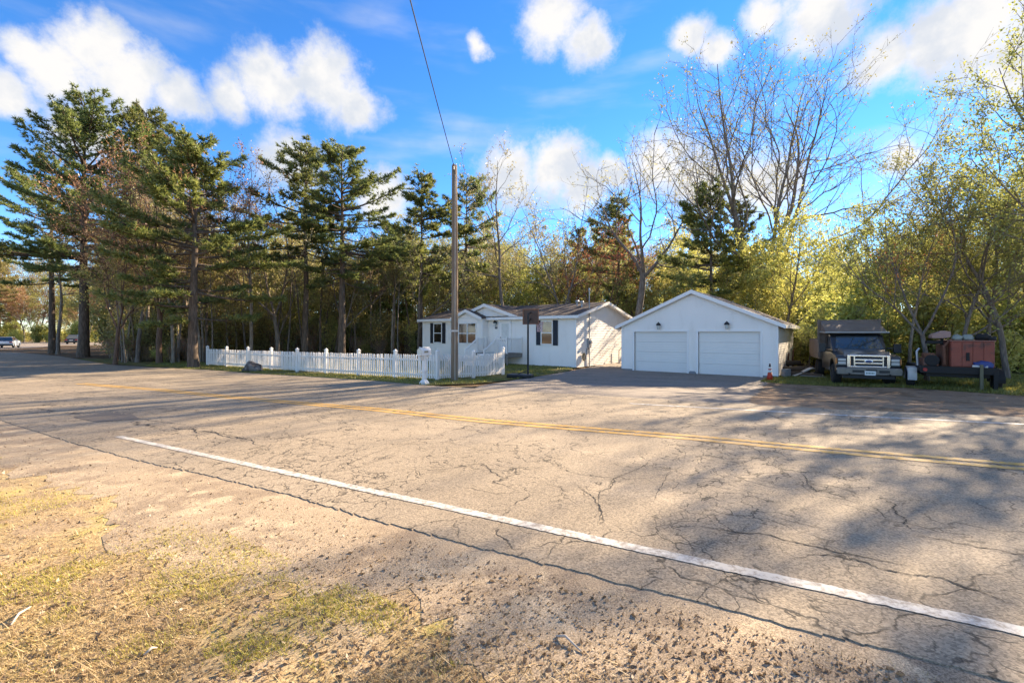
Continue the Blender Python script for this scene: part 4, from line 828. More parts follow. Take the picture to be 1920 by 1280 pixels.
class Wood:
    def __init__(s): s.V = []; s.F = []; s.n = 0
    def tube(s, P, Rd, k):
        P = np.asarray(P); m = len(P); T = np.gradient(P, axis=0); T /= np.linalg.norm(T, axis=1)[:, None] + 1e-9
        ref = np.array([1., .13, 0]) if abs(T[0, 2]) > .8 else np.array([0, .1, 1.]); A = np.cross(T, ref); A /= np.linalg.norm(A, axis=1)[:, None] + 1e-9; B = np.cross(T, A)
        a = np.arange(k) * 2 * np.pi / k; V = P[:, None] + np.asarray(Rd)[:, None, None] * (np.cos(a)[None, :, None] * A[:, None] + np.sin(a)[None, :, None] * B[:, None])
        i = np.arange(m - 1)[:, None] * k; j = np.arange(k)[None]; j2 = (j + 1) % k
        s.V.append(V.reshape(-1, 3)); s.F.append((np.stack([i + j, i + j2, i + k + j2, i + k + j], -1).reshape(-1, 4) + s.n)); s.n += m * k
    def cones(s, A, B, r):
        """many straight three-sided twigs at once"""
        A = np.asarray(A); B = np.asarray(B); r = np.asarray(r)[:, None]; D = B - A; D /= np.linalg.norm(D, axis=1)[:, None] + 1e-9
        X = np.cross(D, np.array([.3, .2, .9])); X /= np.linalg.norm(X, axis=1)[:, None] + 1e-9; Y = np.cross(D, X); n = len(A)
        R3 = [A + r * X, A + r * (-.5 * X + .87 * Y), A + r * (-.5 * X - .87 * Y), B + .25 * r * X, B + .25 * r * (-.5 * X + .87 * Y), B + .25 * r * (-.5 * X - .87 * Y)]
        V = np.stack(R3, 1).reshape(-1, 3); b = np.arange(n)[:, None] * 6
        F = np.concatenate([b + np.array(q) for q in ([0, 1, 4, 3], [1, 2, 5, 4], [2, 0, 3, 5])]); s.V.append(V); s.F.append(F + s.n); s.n += n * 6
    def mesh(s, name, m): return np_mesh(name, np.concatenate(s.V), [np.concatenate(s.F)], m, True)
def unit(v): return v / (np.linalg.norm(v) + 1e-9)
def leaves_mesh(name, P, size, rg, m, flat=0., aspect=.6):
    n = len(P); a = rg.normal(size=(n, 3)); a[:, 2] *= (1 - flat); a /= np.linalg.norm(a, axis=1)[:, None]; b = np.cross(a, rg.normal(size=(n, 3))); b /= np.linalg.norm(b, axis=1)[:, None] + 1e-9
    sz = size * rg.uniform(.55, 1.3, (n, 1)); a = a * sz; b = b * sz * aspect
    V = np.stack([P - a, P - b * .8 + a * .1, P + a, P + b * .8 + a * .1], 1).reshape(-1, 3); F = np.arange(4 * n).reshape(-1, 4)
    return np_mesh(name, V, [F], m)
def decid(name, seed, H, r0, fork=.35, leaders=0, spread=1., nlimb=12, nleaf=5000, ls=.09, barkm=None, leafm=None, lean=(0, 0), wig=.12, ang=(28, 55), twig=1., leaf_lo=0., jit=.22, sway=.0):
    rg = np.random.default_rng(seed); w = Wood(); tips = []; tw = []      # tips: leaf anchor segments
    def path(p, d, L, n, wg, trop):
        P = [np.array(p, float)]; d = unit(np.array(d, float))
        for _ in range(n):
            d = unit(d + rg.normal(0, wg, 3) + np.array([0, 0, trop])); P.append(P[-1] + d * L / n)
        return np.array(P)
    def side(d, angle, az):
        d = unit(d); a = unit(np.cross(d, [.2, .9, .1])); b = np.cross(d, a); return unit(d * math.cos(angle) + (a * math.cos(az) + b * math.sin(az)) * math.sin(angle))
    def grow(p, d, L, r, lv, az0):
        n = max(4, int(L / .55)); P = path(p, d, L, n, wig * (1 + .25 * lv), .035 + .02 * lv); Rd = r * np.linspace(1, .22, n + 1)
        w.tube(P, Rd, (9, 7, 5, 4)[lv]); kids(P, Rd, L, lv, az0, .22)
    def kids(P, Rd, L, lv, az0, t0):
        n = len(P) - 1
        if lv >= 2:
            k = max(3, int(L / .22 * twig)); t = rg.uniform(.15, 1, k) * n; i = np.minimum(t.astype(int), n - 1); f = (t - i)[:, None]; A = P[i] * (1 - f) + P[i + 1] * f; T = P[i + 1] - P[i]; T /= np.linalg.norm(T, axis=1)[:, None]
            D = T + rg.normal(0, .62, (k, 3)) + [0, 0, .12]; D /= np.linalg.norm(D, axis=1)[:, None]; B = A + D * rg.uniform(.25, .8, (k, 1)) * min(1.2, .5 + L * .25)
            tw.append((A, B, np.full(k, .011) * (.7 + .3 * twig))); tips.append((A, B)); return
        k = nlimb if lv == 0 else max(3, int(L / .75))
        for q in range(k):
            t = t0 + (1 - t0) * ((q + rg.uniform(.1, .9)) / k); x = t * n; i = min(int(x), n - 1); pt = P[i] + (P[i + 1] - P[i]) * (x - i); d = P[i + 1] - P[i]; az = az0 + q * 2.4 + rg.uniform(-.6, .6)
            an = R(rg.uniform(*ang)) * (1 if lv == 0 else .95)
            if lv == 0: Lc = (H * (1 - t) * .62 + H * .13) * spread * rg.uniform(.7, 1.15)
            else: Lc = L * (.5 - .22 * t) * rg.uniform(.7, 1.3) + .25
            rc_ = min(Rd[i] * (.52 if lv == 0 else .6), .022 * Lc + .01)
            grow(pt, side(d, an, az), Lc, max(rc_, .012), lv + 1, az)
    base = np.array([0, 0, -.15])
    if leaders:
        d0 = unit(np.array([lean[0], lean[1], 1.])); Pt = path(base, d0, fork * H, 8, wig * .3, .0); w.tube(Pt, r0 * np.concatenate([[1.35, 1.12], np.linspace(1, .82, 7)]), 12)
        for q in range(leaders):
            az = q * 2 * math.pi / leaders + rg.uniform(-.4, .4); an = R(rg.uniform(8, 22) if q % 2 else rg.uniform(24, 38)); L = H * (1 - fork) * rg.uniform(.8, 1.05) * (1 if q % 2 else .85) / max(.7, math.cos(an)); d = side(Pt[-1] - Pt[-2], an, az)
            n = max(6, int(L / .6)); P = path(Pt[-1] - (Pt[-1] - Pt[-2]) * rg.uniform(0, 1.2), d, L, n, wig * .55, .03); Rd = r0 * rg.uniform(.42, .6) * np.linspace(1, .1, n + 1); w.tube(P, Rd, 8); kids(P, Rd, L, 0, az, .14)
    else:
        d0 = unit(np.array([lean[0], lean[1], 1.])); n = max(10, int(H / .7)); P = path(base, d0, H * .97, n, wig * .4, .03); Rd = r0 * np.linspace(1, .08, n + 1); Rd[0] *= 1.35; w.tube(P, Rd, 10); kids(P, Rd, H, 0, rg.uniform(0, 6), fork)
    A = np.concatenate([a for a, b, r in tw]); B = np.concatenate([b for a, b, r in tw]); w.cones(A, B, np.concatenate([r for a, b, r in tw]))
    keep = np.where(B[:, 2] > leaf_lo * H)[0]; i = rg.choice(keep, nleaf); t = rg.uniform(.25, 1.1, (nleaf, 1)); Pl = A[i] * (1 - t) + B[i] * t + rg.normal(0, jit, (nleaf, 3)) * rg.uniform(.2, 1, (nleaf, 1))
    return w.mesh(name + ' wood', barkm), leaves_mesh(name + ' leaves', Pl, ls, rg, leafm)
def pine(name, seed, H, r0, crown=.32, width=3.4, dens=1., leafm=None, lopside=0., tuft=.3, lean=(0, 0)):
    rg = np.random.default_rng(seed); w = Wood(); n = 14; zz = np.linspace(-.15, H * .98, n); P = np.stack([lean[0] * zz + rg.normal(0, .05, n).cumsum() * .4, lean[1] * zz + rg.normal(0, .05, n).cumsum() * .4, zz], 1); w.tube(P, r0 * np.concatenate([[1.3], np.linspace(1, .1, n - 1)]), 10)
    TA = []; TD = []; CA = []; CB = []; CR_ = []
    z = H * crown; laz = rg.uniform(0, 6)
    while z < H * .985:
        f = (z / H - crown) / (1 - crown)                      # 0 at crown base, 1 at the top
        prof = (min(1, .55 + f * 2.2) * (1 - f ** 2.6) + .12)
        for q in range(rg.integers(3, 6)):
            if rg.random() < .2 + .1 * (f < .2): continue
            az = rg.uniform(0, 2 * math.pi); L = width * prof * rg.uniform(.35, 1.25) * (1 + lopside * math.cos(az - laz)); L = max(L, .5)
            el = R(-6 + 46 * f ** 1.3 + rg.uniform(-9, 12)); m = max(5, int(L / .4)); s = np.linspace(0, 1, m + 1); zt = z + rg.uniform(-.25, .25)
            c = np.array([np.interp(zt, zz, P[:, 0]), np.interp(zt, zz, P[:, 1]), zt]); h = np.array([math.cos(az), math.sin(az), 0]); lat = np.array([-h[1], h[0], 0]); bend = rg.uniform(-.3, .3)
            B = c + s[:, None] * L * math.cos(el) * h + (s ** 2)[:, None] * bend * L * .35 * lat + np.stack([0 * s, 0 * s, L * (math.sin(el) * s - .16 * s * (1 - f) + .2 * s ** 2.4)], 1)
            w.tube(B, np.linspace(.018 * L + .012, .01, m + 1), 5)
            k = max(4, int(L * 11 * dens)); t = rg.uniform(.22 if f < .75 else .05, 1, k) ** .8 * m; i = np.minimum(t.astype(int), m - 1); A = B[i] + (B[i + 1] - B[i]) * (t - i)[:, None]
            sd = rg.choice([-1, 1], k); reach = (1 - t / m) * L * .42 + .22; D = h * rg.uniform(.45, 1, (k, 1)) + lat * (sd * rg.uniform(.3, .9, k))[:, None] + np.array([0, 0, 1]) * rg.uniform(.0, .42, (k, 1)); D /= np.linalg.norm(D, axis=1)[:, None]
            E = A + D * (reach * rg.uniform(.4, 1.1, k))[:, None]; CA.append(A); CB.append(E); CR_.append(np.full(k, .012))
            for u_ in (.45, .75, 1.):
                q_ = rg.random(k) < (.65 if u_ < 1 else 1); TA.append((A + (E - A) * u_)[q_] + rg.normal(0, .05, (q_.sum(), 3))); TD.append(D[q_])
        z += rg.uniform(.3, .55) * (1.15 - .5 * f)
    w.cones(np.concatenate(CA), np.concatenate(CB), np.concatenate(CR_)); A = np.concatenate(TA); D = np.concatenate(TD); k = 9
    A = np.repeat(A, k, 0); D = np.repeat(D, k, 0) * .75 + rg.normal(0, .55, (len(A), 3)) + [0, 0, .25]; D /= np.linalg.norm(D, axis=1)[:, None]; L = tuft * rg.uniform(.6, 1.2, (len(A), 1)); X = np.cross(D, rg.normal(size=(len(A), 3))); X /= np.linalg.norm(X, axis=1)[:, None]; X *= .03
    V = np.stack([A - X, A + D * L, A + X], 1).reshape(-1, 3)
    return w.mesh(name + ' wood', bark_brown), np_mesh(name + ' needles', V, [np.arange(len(V)).reshape(-1, 3)], leafm)
def shrub(name, seed, H, Wd, nst, nleaf, ls, leafm, barkm):
    rg = np.random.default_rng(seed); w = Wood(); AA = []; BB = []
    for q in range(nst):
        az = rg.uniform(0, 6.28); h = np.array([math.cos(az), math.sin(az), 0]); L = H * rg.uniform(.6, 1.1); m = 6; s = np.linspace(0, 1, m + 1); out_ = Wd * rg.uniform(.1, .9)
        P = h * rg.uniform(0, .3) + h * out_ * (s ** 1.5)[:, None] + np.array([0, 0, 1]) * (L * (s - .12 * s ** 2))[:, None] + rg.normal(0, .04, (m + 1, 3)) * H * .4; P[0, 2] = -.1; w.tube(P, np.linspace(.012 * H, .006, m + 1), 4)
        k = int(9 * L); t = rg.uniform(.15, 1, k) * m; i = np.minimum(t.astype(int), m - 1); A = P[i] + (P[i + 1] - P[i]) * (t - i)[:, None]; D = rg.normal(0, 1, (k, 3)) + [0, 0, .5]; D /= np.linalg.norm(D, axis=1)[:, None]; AA.append(A); BB.append(A + D * rg.uniform(.2, .75, (k, 1)))
    A = np.concatenate(AA); B = np.concatenate(BB); w.cones(A, B, np.full(len(A), .007)); i = rg.integers(0, len(A), nleaf); t = rg.uniform(.1, 1.1, (nleaf, 1)); P = A[i] * (1 - t) + B[i] * t + rg.normal(0, .14, (nleaf, 3)); P[:, 2] = np.abs(P[:, 2])
    return w.mesh(name + ' wood', barkm), leaves_mesh(name + ' leaves', P, ls, rg, leafm)

KIND = {}
def plant(kind, name, label, cat, x, y, sc=1., rz=None, group=None, scz=None, leafm=None):
    wood, leaf = KIND[kind]; t = thing(name, label, cat, (x, y, g1(x, y) - .06), random.uniform(0, 6.28) if rz is None else rz, group)
    t.scale = (sc, sc, scz or sc); link(bpy.data.objects.new('trunk' if cat == 'tree' else 'stem', wood), t); c = link(bpy.data.objects.new('crown' if cat == 'tree' else 'foliage', leaf), t)
    if leafm is not None: c.material_slots[0].link = 'OBJECT'; c.material_slots[0].material = leafm
    return t
KIND['pine_a'] = pine('pine a', 11, 20, .33, .3, 4.6, 1., L_pine, .25); KIND['pine_b'] = pine('pine b', 12, 18, .27, .38, 3.9, 1., L_pine, .2)
KIND['pine_low'] = pine('pine low', 13, 13.5, .24, .2, 3.9, 1.1, L_pine2, .15); KIND['pine_c'] = pine('pine c', 14, 15, .2, .45, 3.0, .9, L_pine, .3); KIND['pine_thin'] = pine('pine thin', 15, 13, .15, .35, 2.3, .9, L_pine2, .2)
KIND['big'] = decid('big maple', 21, 22, .38, .2, 6, .85, 9, 9000, .08, bark_grey, L_bud, (0, 0), .11, (24, 55), .55, .25, .25)
KIND['lean'] = decid('leaning oak', 22, 14, .24, .45, 4, .9, 6, 1500, .075, bark_grey, L_bud, (.16, 0), .17, (30, 60), .5, .3, .2)
KIND['bare_a'] = decid('bare a', 23, 15, .17, .4, 0, .8, 13, 2200, .07, bark_grey, L_bud, (.03, .02), .12, (25, 50), .9, .3, .2)
KIND['bare_b'] = decid('bare b', 24, 14, .13, .35, 0, .65, 12, 1500, .07, bark_pale, L_rust, (-.05, .02), .13, (22, 42), .9, .3, .2)
KIND['bare_c'] = decid('bare c', 25, 13, .14, .25, 3, .8, 8, 2200, .075, bark_grey, L_gold, (.02, 0), .13, (22, 48), .9, .25, .22)
KIND['rust'] = decid('rusty maple', 26, 12, .16, .28, 3, 1., 9, 7000, .07, bark_red, L_rust, (0, 0), .13, (30, 60), 1.2, .25, .24)
KIND['leafy_a'] = decid('leafy a', 27, 13, .15, .22, 0, .95, 15, 11000, .105, bark_grey, L_yel, (.03, 0), .13, (30, 62), 1.1, .12, .32)
KIND['leafy_b'] = decid('leafy b', 28, 11, .11, .2, 0, .85, 14, 8500, .1, bark_brown, L_grn, (-.04, 0), .14, (28, 60), 1.1, .1, .3)
KIND['near'] = decid('near leafy', 33, 13, .14, .2, 0, .9, 16, 17000, .06, bark_grey, L_grn, (.03, 0), .13, (30, 62), 1.2, .1, .28)
KIND['sap_a'] = decid('sapling a', 29, 8, .06, .2, 0, .7, 12, 4200, .09, bark_grey, L_gold, (.02, .02), .14, (25, 55), 1., .08, .28)
KIND['sap_b'] = decid('sapling b', 30, 9, .07, .3, 0, .6, 11, 2400, .085, bark_pale, L_olive, (-.03, .02), .14, (22, 50), 1., .1, .28)
KIND['trunk_a'] = decid('slim trunk a', 31, 14, .13, .5, 0, .6, 9, 1600, .08, bark_brown, L_olive, (.02, -.02), .09, (25, 50), .9, .4, .3)
KIND['trunk_b'] = decid('slim trunk b', 32, 13, .1, .55, 0, .55, 8, 1300, .08, bark_grey, L_bud, (-.04, .02), .1, (25, 50), .9, .4, .3)
KIND['shrub_a'] = shrub('shrub a', 41, 2.6, 1.5, 12, 3600, .085, L_yel, bark_brown); KIND['shrub_b'] = shrub('shrub b', 42, 3.4, 1.6, 12, 3400, .08, L_olive, bark_brown); KIND['shrub_c'] = shrub('shrub c', 43, 2.0, 1.4, 12, 2600, .075, L_gold, bark_brown)
KIND['brush'] = shrub('brush', 44, 2.4, 1.5, 20, 900, .06, L_rust, bark_pale)
def hgt(kind): return {'pine_a':20,'pine_b':18,'pine_low':13.5,'pine_c':15,'pine_thin':13,'big':22,'lean':14,'bare_a':15,'bare_b':14,'bare_c':13,'rust':12,'leafy_a':13,'leafy_b':11,'near':13,'sap_a':8,'sap_b':9,'trunk_a':14,'trunk_b':13}[kind]
def tree(kind, u, top, depth, label, name=None, rz=None, group=None, wide=1., leafm=None, cap=False):
    x, y = at(u, depth); H = (HOR - top) / FPX * depth + CAMZ - g1(x, y); H = sun_cap(x, y, H) if cap else H; s = H / hgt(kind); nm = name or ('pine_tree' if 'pine' in kind else 'tree'); return plant(kind, nm, label, 'tree', x, y, s * wide, rz, group, s, leafm)
# --- the trees one can single out
tree('pine_a', 156, 182, 40, 'tallest white pine, leftmost of the big pines beside the road', rz=1.)
tree('pine_a', 275, 200, 43, 'tall white pine second from the left, its top against the cloud', rz=3.6)
tree('pine_low', 362, 252, 27, 'bushy pine with low spreading boughs just left of the picket fence', rz=.4, wide=1.12)
tree('pine_c', 572, 268, 35, 'left one of the two dark pines standing close together behind the fence', rz=2.1, wide=1.1)
tree('pine_b', 640, 272, 34, 'right one of the two dark pines standing close together behind the fence', rz=5., wide=1.15)
tree('pine_thin', 792, 330, 40, 'pine with yellowish needles behind the left end of the house', rz=1.3, wide=1.2)
tree('pine_c', 875, 335, 44, 'tall pine right behind the utility pole', rz=.2)
tree('pine_thin', 1160, 372, 42, 'slim pine behind the gap between house and garage', rz=2.4)
tree('pine_thin', 1332, 345, 33, 'dark green pine behind the garage ridge', rz=2.9, wide=1.1)
tree('pine_c', 1392, 375, 35, 'dark green pine under the huge bare maple', rz=1.9, wide=.95)
tree('pine_thin', 1085, 430, 48, 'short pine rising over the middle of the house roof', rz=.9)
tree('pine_b', 98, 300, 46, 'pine at the left end of the woods, lower than its neighbours', rz=2.)
tree('pine_low', -8, 545, 105, 'dark pine far down the road at the left edge', rz=1.)
tree('pine_low', 730, 420, 46, 'small pine between the dark pair and the house', rz=4.)
tree('big', 1440, 105, 34, 'huge bare maple with many rising limbs behind the garage', 'maple_tree', rz=.7, wide=1.0, leafm=L_bud2)
tree('lean', 1190, 275, 36.5, 'leaning bare oak behind the gap between house and garage', 'oak_tree', rz=0.)
tree('bare_a', 950, 292, 39, 'tall bare tree with pale buds above the middle of the house', rz=2.)
tree('bare_c', 1050, 335, 40, 'many-stemmed bare tree above the right half of the house', rz=1.)
tree('bare_b', 470, 300, 33, 'bare tree with thin rising branches left of the dark pine pair', rz=.3)
tree('bare_c', 520, 320, 36, 'forked bare tree touching the dark pine pair on its left', rz=3.1, leafm=L_bud)
tree('rust', 300, 315, 31, 'reddish brown budding maple between the left pines', 'maple_tree', rz=.5)
tree('rust', 215, 420, 30, 'low rusty twigged maple at the roadside under the tallest pine', 'maple_tree', rz=2.2)
tree('bare_b', 240, 470, 33, 'pale trunked tree leaning left beside the road', rz=1.2)
tree('bare_a', 108, 380, 44, 'grey bare tree at the roadside far left', rz=.2, leafm=L_gold)
tree('near', 1888, 225, 18.5, 'tall yellow green leafy tree filling the right edge', rz=3.4, wide=1.0)
tree('near', 1850, 300, 20, 'green leafy tree behind the trailer near the right edge', rz=1.5)
tree('bare_c', 1738, 330, 18.3, 'forked tree with grey stems standing between truck and trailer', rz=2.4, leafm=L_yel)
tree('bare_b', 1706, 370, 19.5, 'thin stemmed tree with red buds right behind the truck mirror', rz=.8, leafm=L_red)
tree('leafy_b', 1640, 400, 24.5, 'yellow leafy tree behind the truck dump body', rz=.9, leafm=L_yel)
tree('leafy_a', 1955, 300, 24, 'bushy leafy tree cut by the right edge', rz=3.)
tree('leafy_a', 1480, 400, 31, 'yellow leafed tree in front of the huge bare maple', rz=2., leafm=L_gold)
tree('leafy_b', 1265, 430, 46, 'golden leafed tree left of the garage ridge', rz=4., leafm=L_gold)
tree('rust', 1130, 440, 40, 'orange budding tree between house roof and garage', 'maple_tree', rz=2., leafm=L_red)
tree('near', 1930, 240, 22, 'leafy tree just past the right edge, its boughs reaching into view', rz=2.)
tree('near', 2040, -90, 15.5, 'leafy tree past the right edge that shades the near road', rz=.4)
tree('near', 1800, 330, 19, 'slender leafy tree rising behind the red machine', rz=1.1)
tree('near', 2150, -60, 14, 'leafy tree well past the right edge, shading the corner of the road', rz=2.7)
# --- the woods behind, alike trees that fill the ground between
rw = random.Random(17)
sdx, sdy, stan = math.sin(R(SUN_AZ)), math.cos(R(SUN_AZ)), math.tan(R(SUN_EL))
def sun_cap(x, y, H, pts=((6.2, 30.4, 3.2), (8, 32.8, 2.5), (-1, 9, 3), (.8, 4.8, 3), (-3, 4, 3), (-4, 12, 2), (13.4, 22.5, 2.2), (15, 24.8, 2.2))):
    """young trees stay low where the photograph shows sun falling past them"""
    for px_, py_, w_ in pts:
        dx, dy = x - px_, y - py_; t_ = dx*sdx + dy*sdy; p_ = dx*sdy - dy*sdx
        if t_ > 2 and abs(p_) < w_: H = min(H, max(3.5, t_*stan + .3))
    return H
LOOK = {'bare_c':'forked budding tree','trunk_a':'dark slim trunk','trunk_b':'grey slim trunk','bare_a':'tall grey bare tree','bare_b':'pale stemmed bare tree','sap_a':'golden sapling','sap_b':'thin pale sapling','leafy_a':'broad leafy tree','leafy_b':'small leafy tree','rust':'rusty budding tree','pine_thin':'slim pine','shrub_a':'yellow green shrub','shrub_b':'olive shrub','shrub_c':'small golden shrub','brush':'bare twiggy brush'}
MARK = [(-999,'past the left edge'),(0,'at the left edge'),(110,'under the tallest pine'),(200,'under the second tall pine'),(290,'round the low bushy pine'),(388,'over the leftmost fence panel'),(425,'over the second fence panel'),(464,'over the third fence panel'),(510,'over the fourth fence panel'),(557,'over the fifth fence panel'),(612,'over the sixth fence panel'),(671,'over the seventh fence panel'),(741,'over the eighth fence panel'),(800,'left of the utility pole'),(850,'over the bay window'),(920,'over the front door'),(970,'over the right house window'),(1050,'over the service mast'),(1120,'between house and garage'),(1190,'over the left garage door'),(1290,'over the right garage door'),(1430,'over the right garage corner'),(1500,'left of the truck'),(1560,'over the truck'),(1690,'right of the truck'),(1730,'over the trailer wheel'),(1780,'over the red machine'),(1860,'at the right edge'),(1920,'past the right edge')]
LM = {}
def single_out(kind, u, d, leafm, where):
    m = [t for a, t in MARK if a <= u][-1]; c = '' if leafm is None or kind in ('trunk_a','trunk_b') else leafm.name.split()[0] + ' '
    look = LOOK[kind]; look = look.replace('golden ', '') if c else look
    if c == 'young ': c = 'yellow ' if 'yellow' in leafm.name else 'green '
    base = c + look + ' ' + where + ', ' + m; k = LM.setdefault(base, []); k.append(1)
    return base if len(k) == 1 else base + ', ' + ['', 'further back', 'furthest back', 'mostly hidden', 'mostly hidden'][min(len(k) - 1, 4)]
def open_view(u, d): return u < 208 and d < 92   # the street opens here
def fill(n, u0, u1, d0, d1, kinds, t0, t1, label, group, name='tree', leafs=None):
    for i in range(n):
        u = u0 + (u1 - u0) * (i + rw.uniform(.1, .9)) / n; d = rw.uniform(d0, d1); k = rw.choice(kinds)
        if open_view(u, d): continue
        lm = rw.choice(leafs) if leafs else None; tree(k, u, rw.uniform(t0, t1), d, single_out(k, u, d, lm, label), name, rw.uniform(0, 6.28), group, leafm=lm, cap=True)
fill(22, 208, 400, 31, 48, ['trunk_a', 'trunk_b', 'bare_b', 'bare_a'], 330, 470, 'in the left roadside woods', 'slim trunks in the left woods')
fill(20, 395, 800, 36, 52, ['trunk_a', 'trunk_b', 'bare_b', 'sap_b'], 400, 500, 'in the woods behind', 'slim trunks behind the fence')
fill(14, 800, 1180, 42, 56, ['trunk_a', 'trunk_b', 'bare_a', 'sap_b'], 400, 490, 'in the woods behind', 'slim trees behind the house')
fill(16, 1180, 1560, 36, 52, ['trunk_a', 'trunk_b', 'leafy_b', 'sap_a'], 450, 520, 'in the woods behind', 'slim trees behind the garage')
fill(20, 1500, 1960, 22, 38, ['trunk_b', 'sap_a', 'sap_a', 'sap_b', 'bare_b'], 400, 490, 'in the yellow woods', 'young trees behind the truck', leafs=[L_yel, L_gold, L_grn])
fill(12, 380, 860, 38, 50, ['sap_b', 'leafy_b', 'sap_a'], 470, 540, 'in the undergrowth', 'young trees behind the fence', leafs=[L_olive, L_olive, L_yel])
fill(10, 860, 1300, 40, 50, ['sap_a', 'leafy_b', 'sap_a'], 480, 540, 'behind the house roof', 'young trees behind the house', leafs=[L_gold, L_yel, L_olive])
fill(34, -80, 240, 97, 135, ['leafy_a', 'leafy_b', 'leafy_a', 'bare_a', 'rust', 'pine_thin'], 470, 570, 'beyond the side road', 'distant trees at far left', leafs=[L_gold, L_olive, L_rust])
fill(96, 200, 1990, 56, 84, ['leafy_b', 'leafy_b', 'trunk_a', 'bare_a', 'pine_thin', 'leafy_a', 'leafy_a'], 430, 535, 'deep in the far woods', 'far trees deep in the woods', leafs=None)
def bushes(n, u0, u1, d0, d1, kinds, label, group, s0=.8, s1=1.4):
    for i in range(n):
        u = u0 + (u1 - u0) * (i + rw.uniform(.0, 1)) / n; d = rw.uniform(d0, d1); x, y = at(u, d)
        qx_, qy_ = x - 6.2, y - 30.4
        if open_view(u, d) or (abs(qx_*sdy - qy_*sdx) < 3.4 and 0 < qx_*sdx + qy_*sdy < 8): continue
        kd = rw.choice(kinds); plant(kd, 'shrub', single_out(kd, u, d, None, label), 'shrub', x, y, rw.uniform(s0, s1), None, group)
bushes(22, 400, 800, 39, 48, ['shrub_b', 'shrub_b', 'shrub_a', 'brush'], 'in the undergrowth', 'shrubs behind the fence', .8, 1.25)
bushes(18, 210, 400, 31.5, 40, ['brush', 'brush', 'shrub_b', 'shrub_b'], 'by the roadside woods', 'shrubs under the left pines', .7, 1.2)
bushes(23, 1570, 1960, 20.5, 27, ['shrub_a', 'shrub_a', 'shrub_c'], 'in the right hand thicket', 'yellow shrubs behind the truck', .9, 1.45)
bushes(14, 1500, 1960, 28, 38, ['shrub_a', 'shrub_c'], 'further back on the right', 'yellow shrubs further back', 1.2, 1.7)
bushes(7, 1500, 1575, 28, 32, ['shrub_a', 'shrub_c'], 'behind the log heap', 'shrubs between garage and truck', .9, 1.3)
bushes(12, 1170, 1500, 33, 42, ['shrub_a', 'shrub_b', 'shrub_c'], 'behind the garage', 'shrubs behind the garage', .9, 1.5)
bushes(12, 790, 1170, 42, 50, ['shrub_a', 'shrub_b'], 'behind the house', 'shrubs behind the house', 1., 1.6)
bushes(90, 200, 1980, 50, 78, ['shrub_b', 'shrub_a', 'brush', 'shrub_b'], 'deep in the far woods', 'far shrubs deep in the woods', 1.3, 2.4)
bushes(26, -60, 230, 99, 118, ['shrub_a', 'shrub_c'], 'beyond the side road', 'bushes beyond the side road', 1.2, 2.0)

fill(16, 208, 420, 40, 56, ['leafy_b', 'sap_b', 'trunk_a', 'leafy_a'], 430, 520, 'deeper in the left woods', 'deeper trees in the left woods', leafs=[L_olive, L_olive, L_rust])
fill(16, 400, 860, 46, 58, ['leafy_b', 'trunk_a', 'bare_c', 'leafy_a'], 400, 500, 'deep behind the fence', 'deep trees behind the fence', leafs=[L_olive, L_bud, L_grn])
fill(10, 860, 1300, 48, 60, ['leafy_b', 'bare_c', 'bare_a', 'leafy_a'], 420, 510, 'deep behind the house', 'deep trees behind the house', leafs=[L_olive, L_yel, L_bud])
fill(8, 1290, 1470, 30.5, 34, ['sap_a', 'sap_b'], 455, 510, 'close behind the garage', 'saplings close behind the garage', leafs=[L_yel, L_grn, L_gold])
bushes(26, 210, 420, 36, 50, ['brush', 'shrub_b', 'brush'], 'under the left woods', 'undergrowth of the left woods', 1.0, 1.7)
bushes(22, 400, 860, 44, 56, ['brush', 'shrub_b', 'shrub_b'], 'deep behind the fence', 'undergrowth deep behind the fence', 1.2, 1.8)

fill(18, 212, 400, 31, 40, ['trunk_a', 'trunk_b', 'bare_b', 'sap_b'], 380, 500, 'fronting the left woods', 'front trees of the left woods', leafs=[L_olive, L_rust, L_gold])
fill(12, 400, 790, 37, 44, ['trunk_a', 'trunk_b', 'bare_b', 'bare_c'], 390, 480, 'behind the yard', 'front trees behind the fence', leafs=[L_olive, L_bud, L_grn])
bushes(16, 212, 395, 31, 37, ['brush', 'brush', 'shrub_c'], 'fronting the left woods', 'front brush of the left woods', .5, .9)
bushes(16, 405, 790, 39, 43, ['brush', 'shrub_b', 'shrub_c'], 'behind the yard lawn', 'brush along the back of the yard', .7, 1.1)
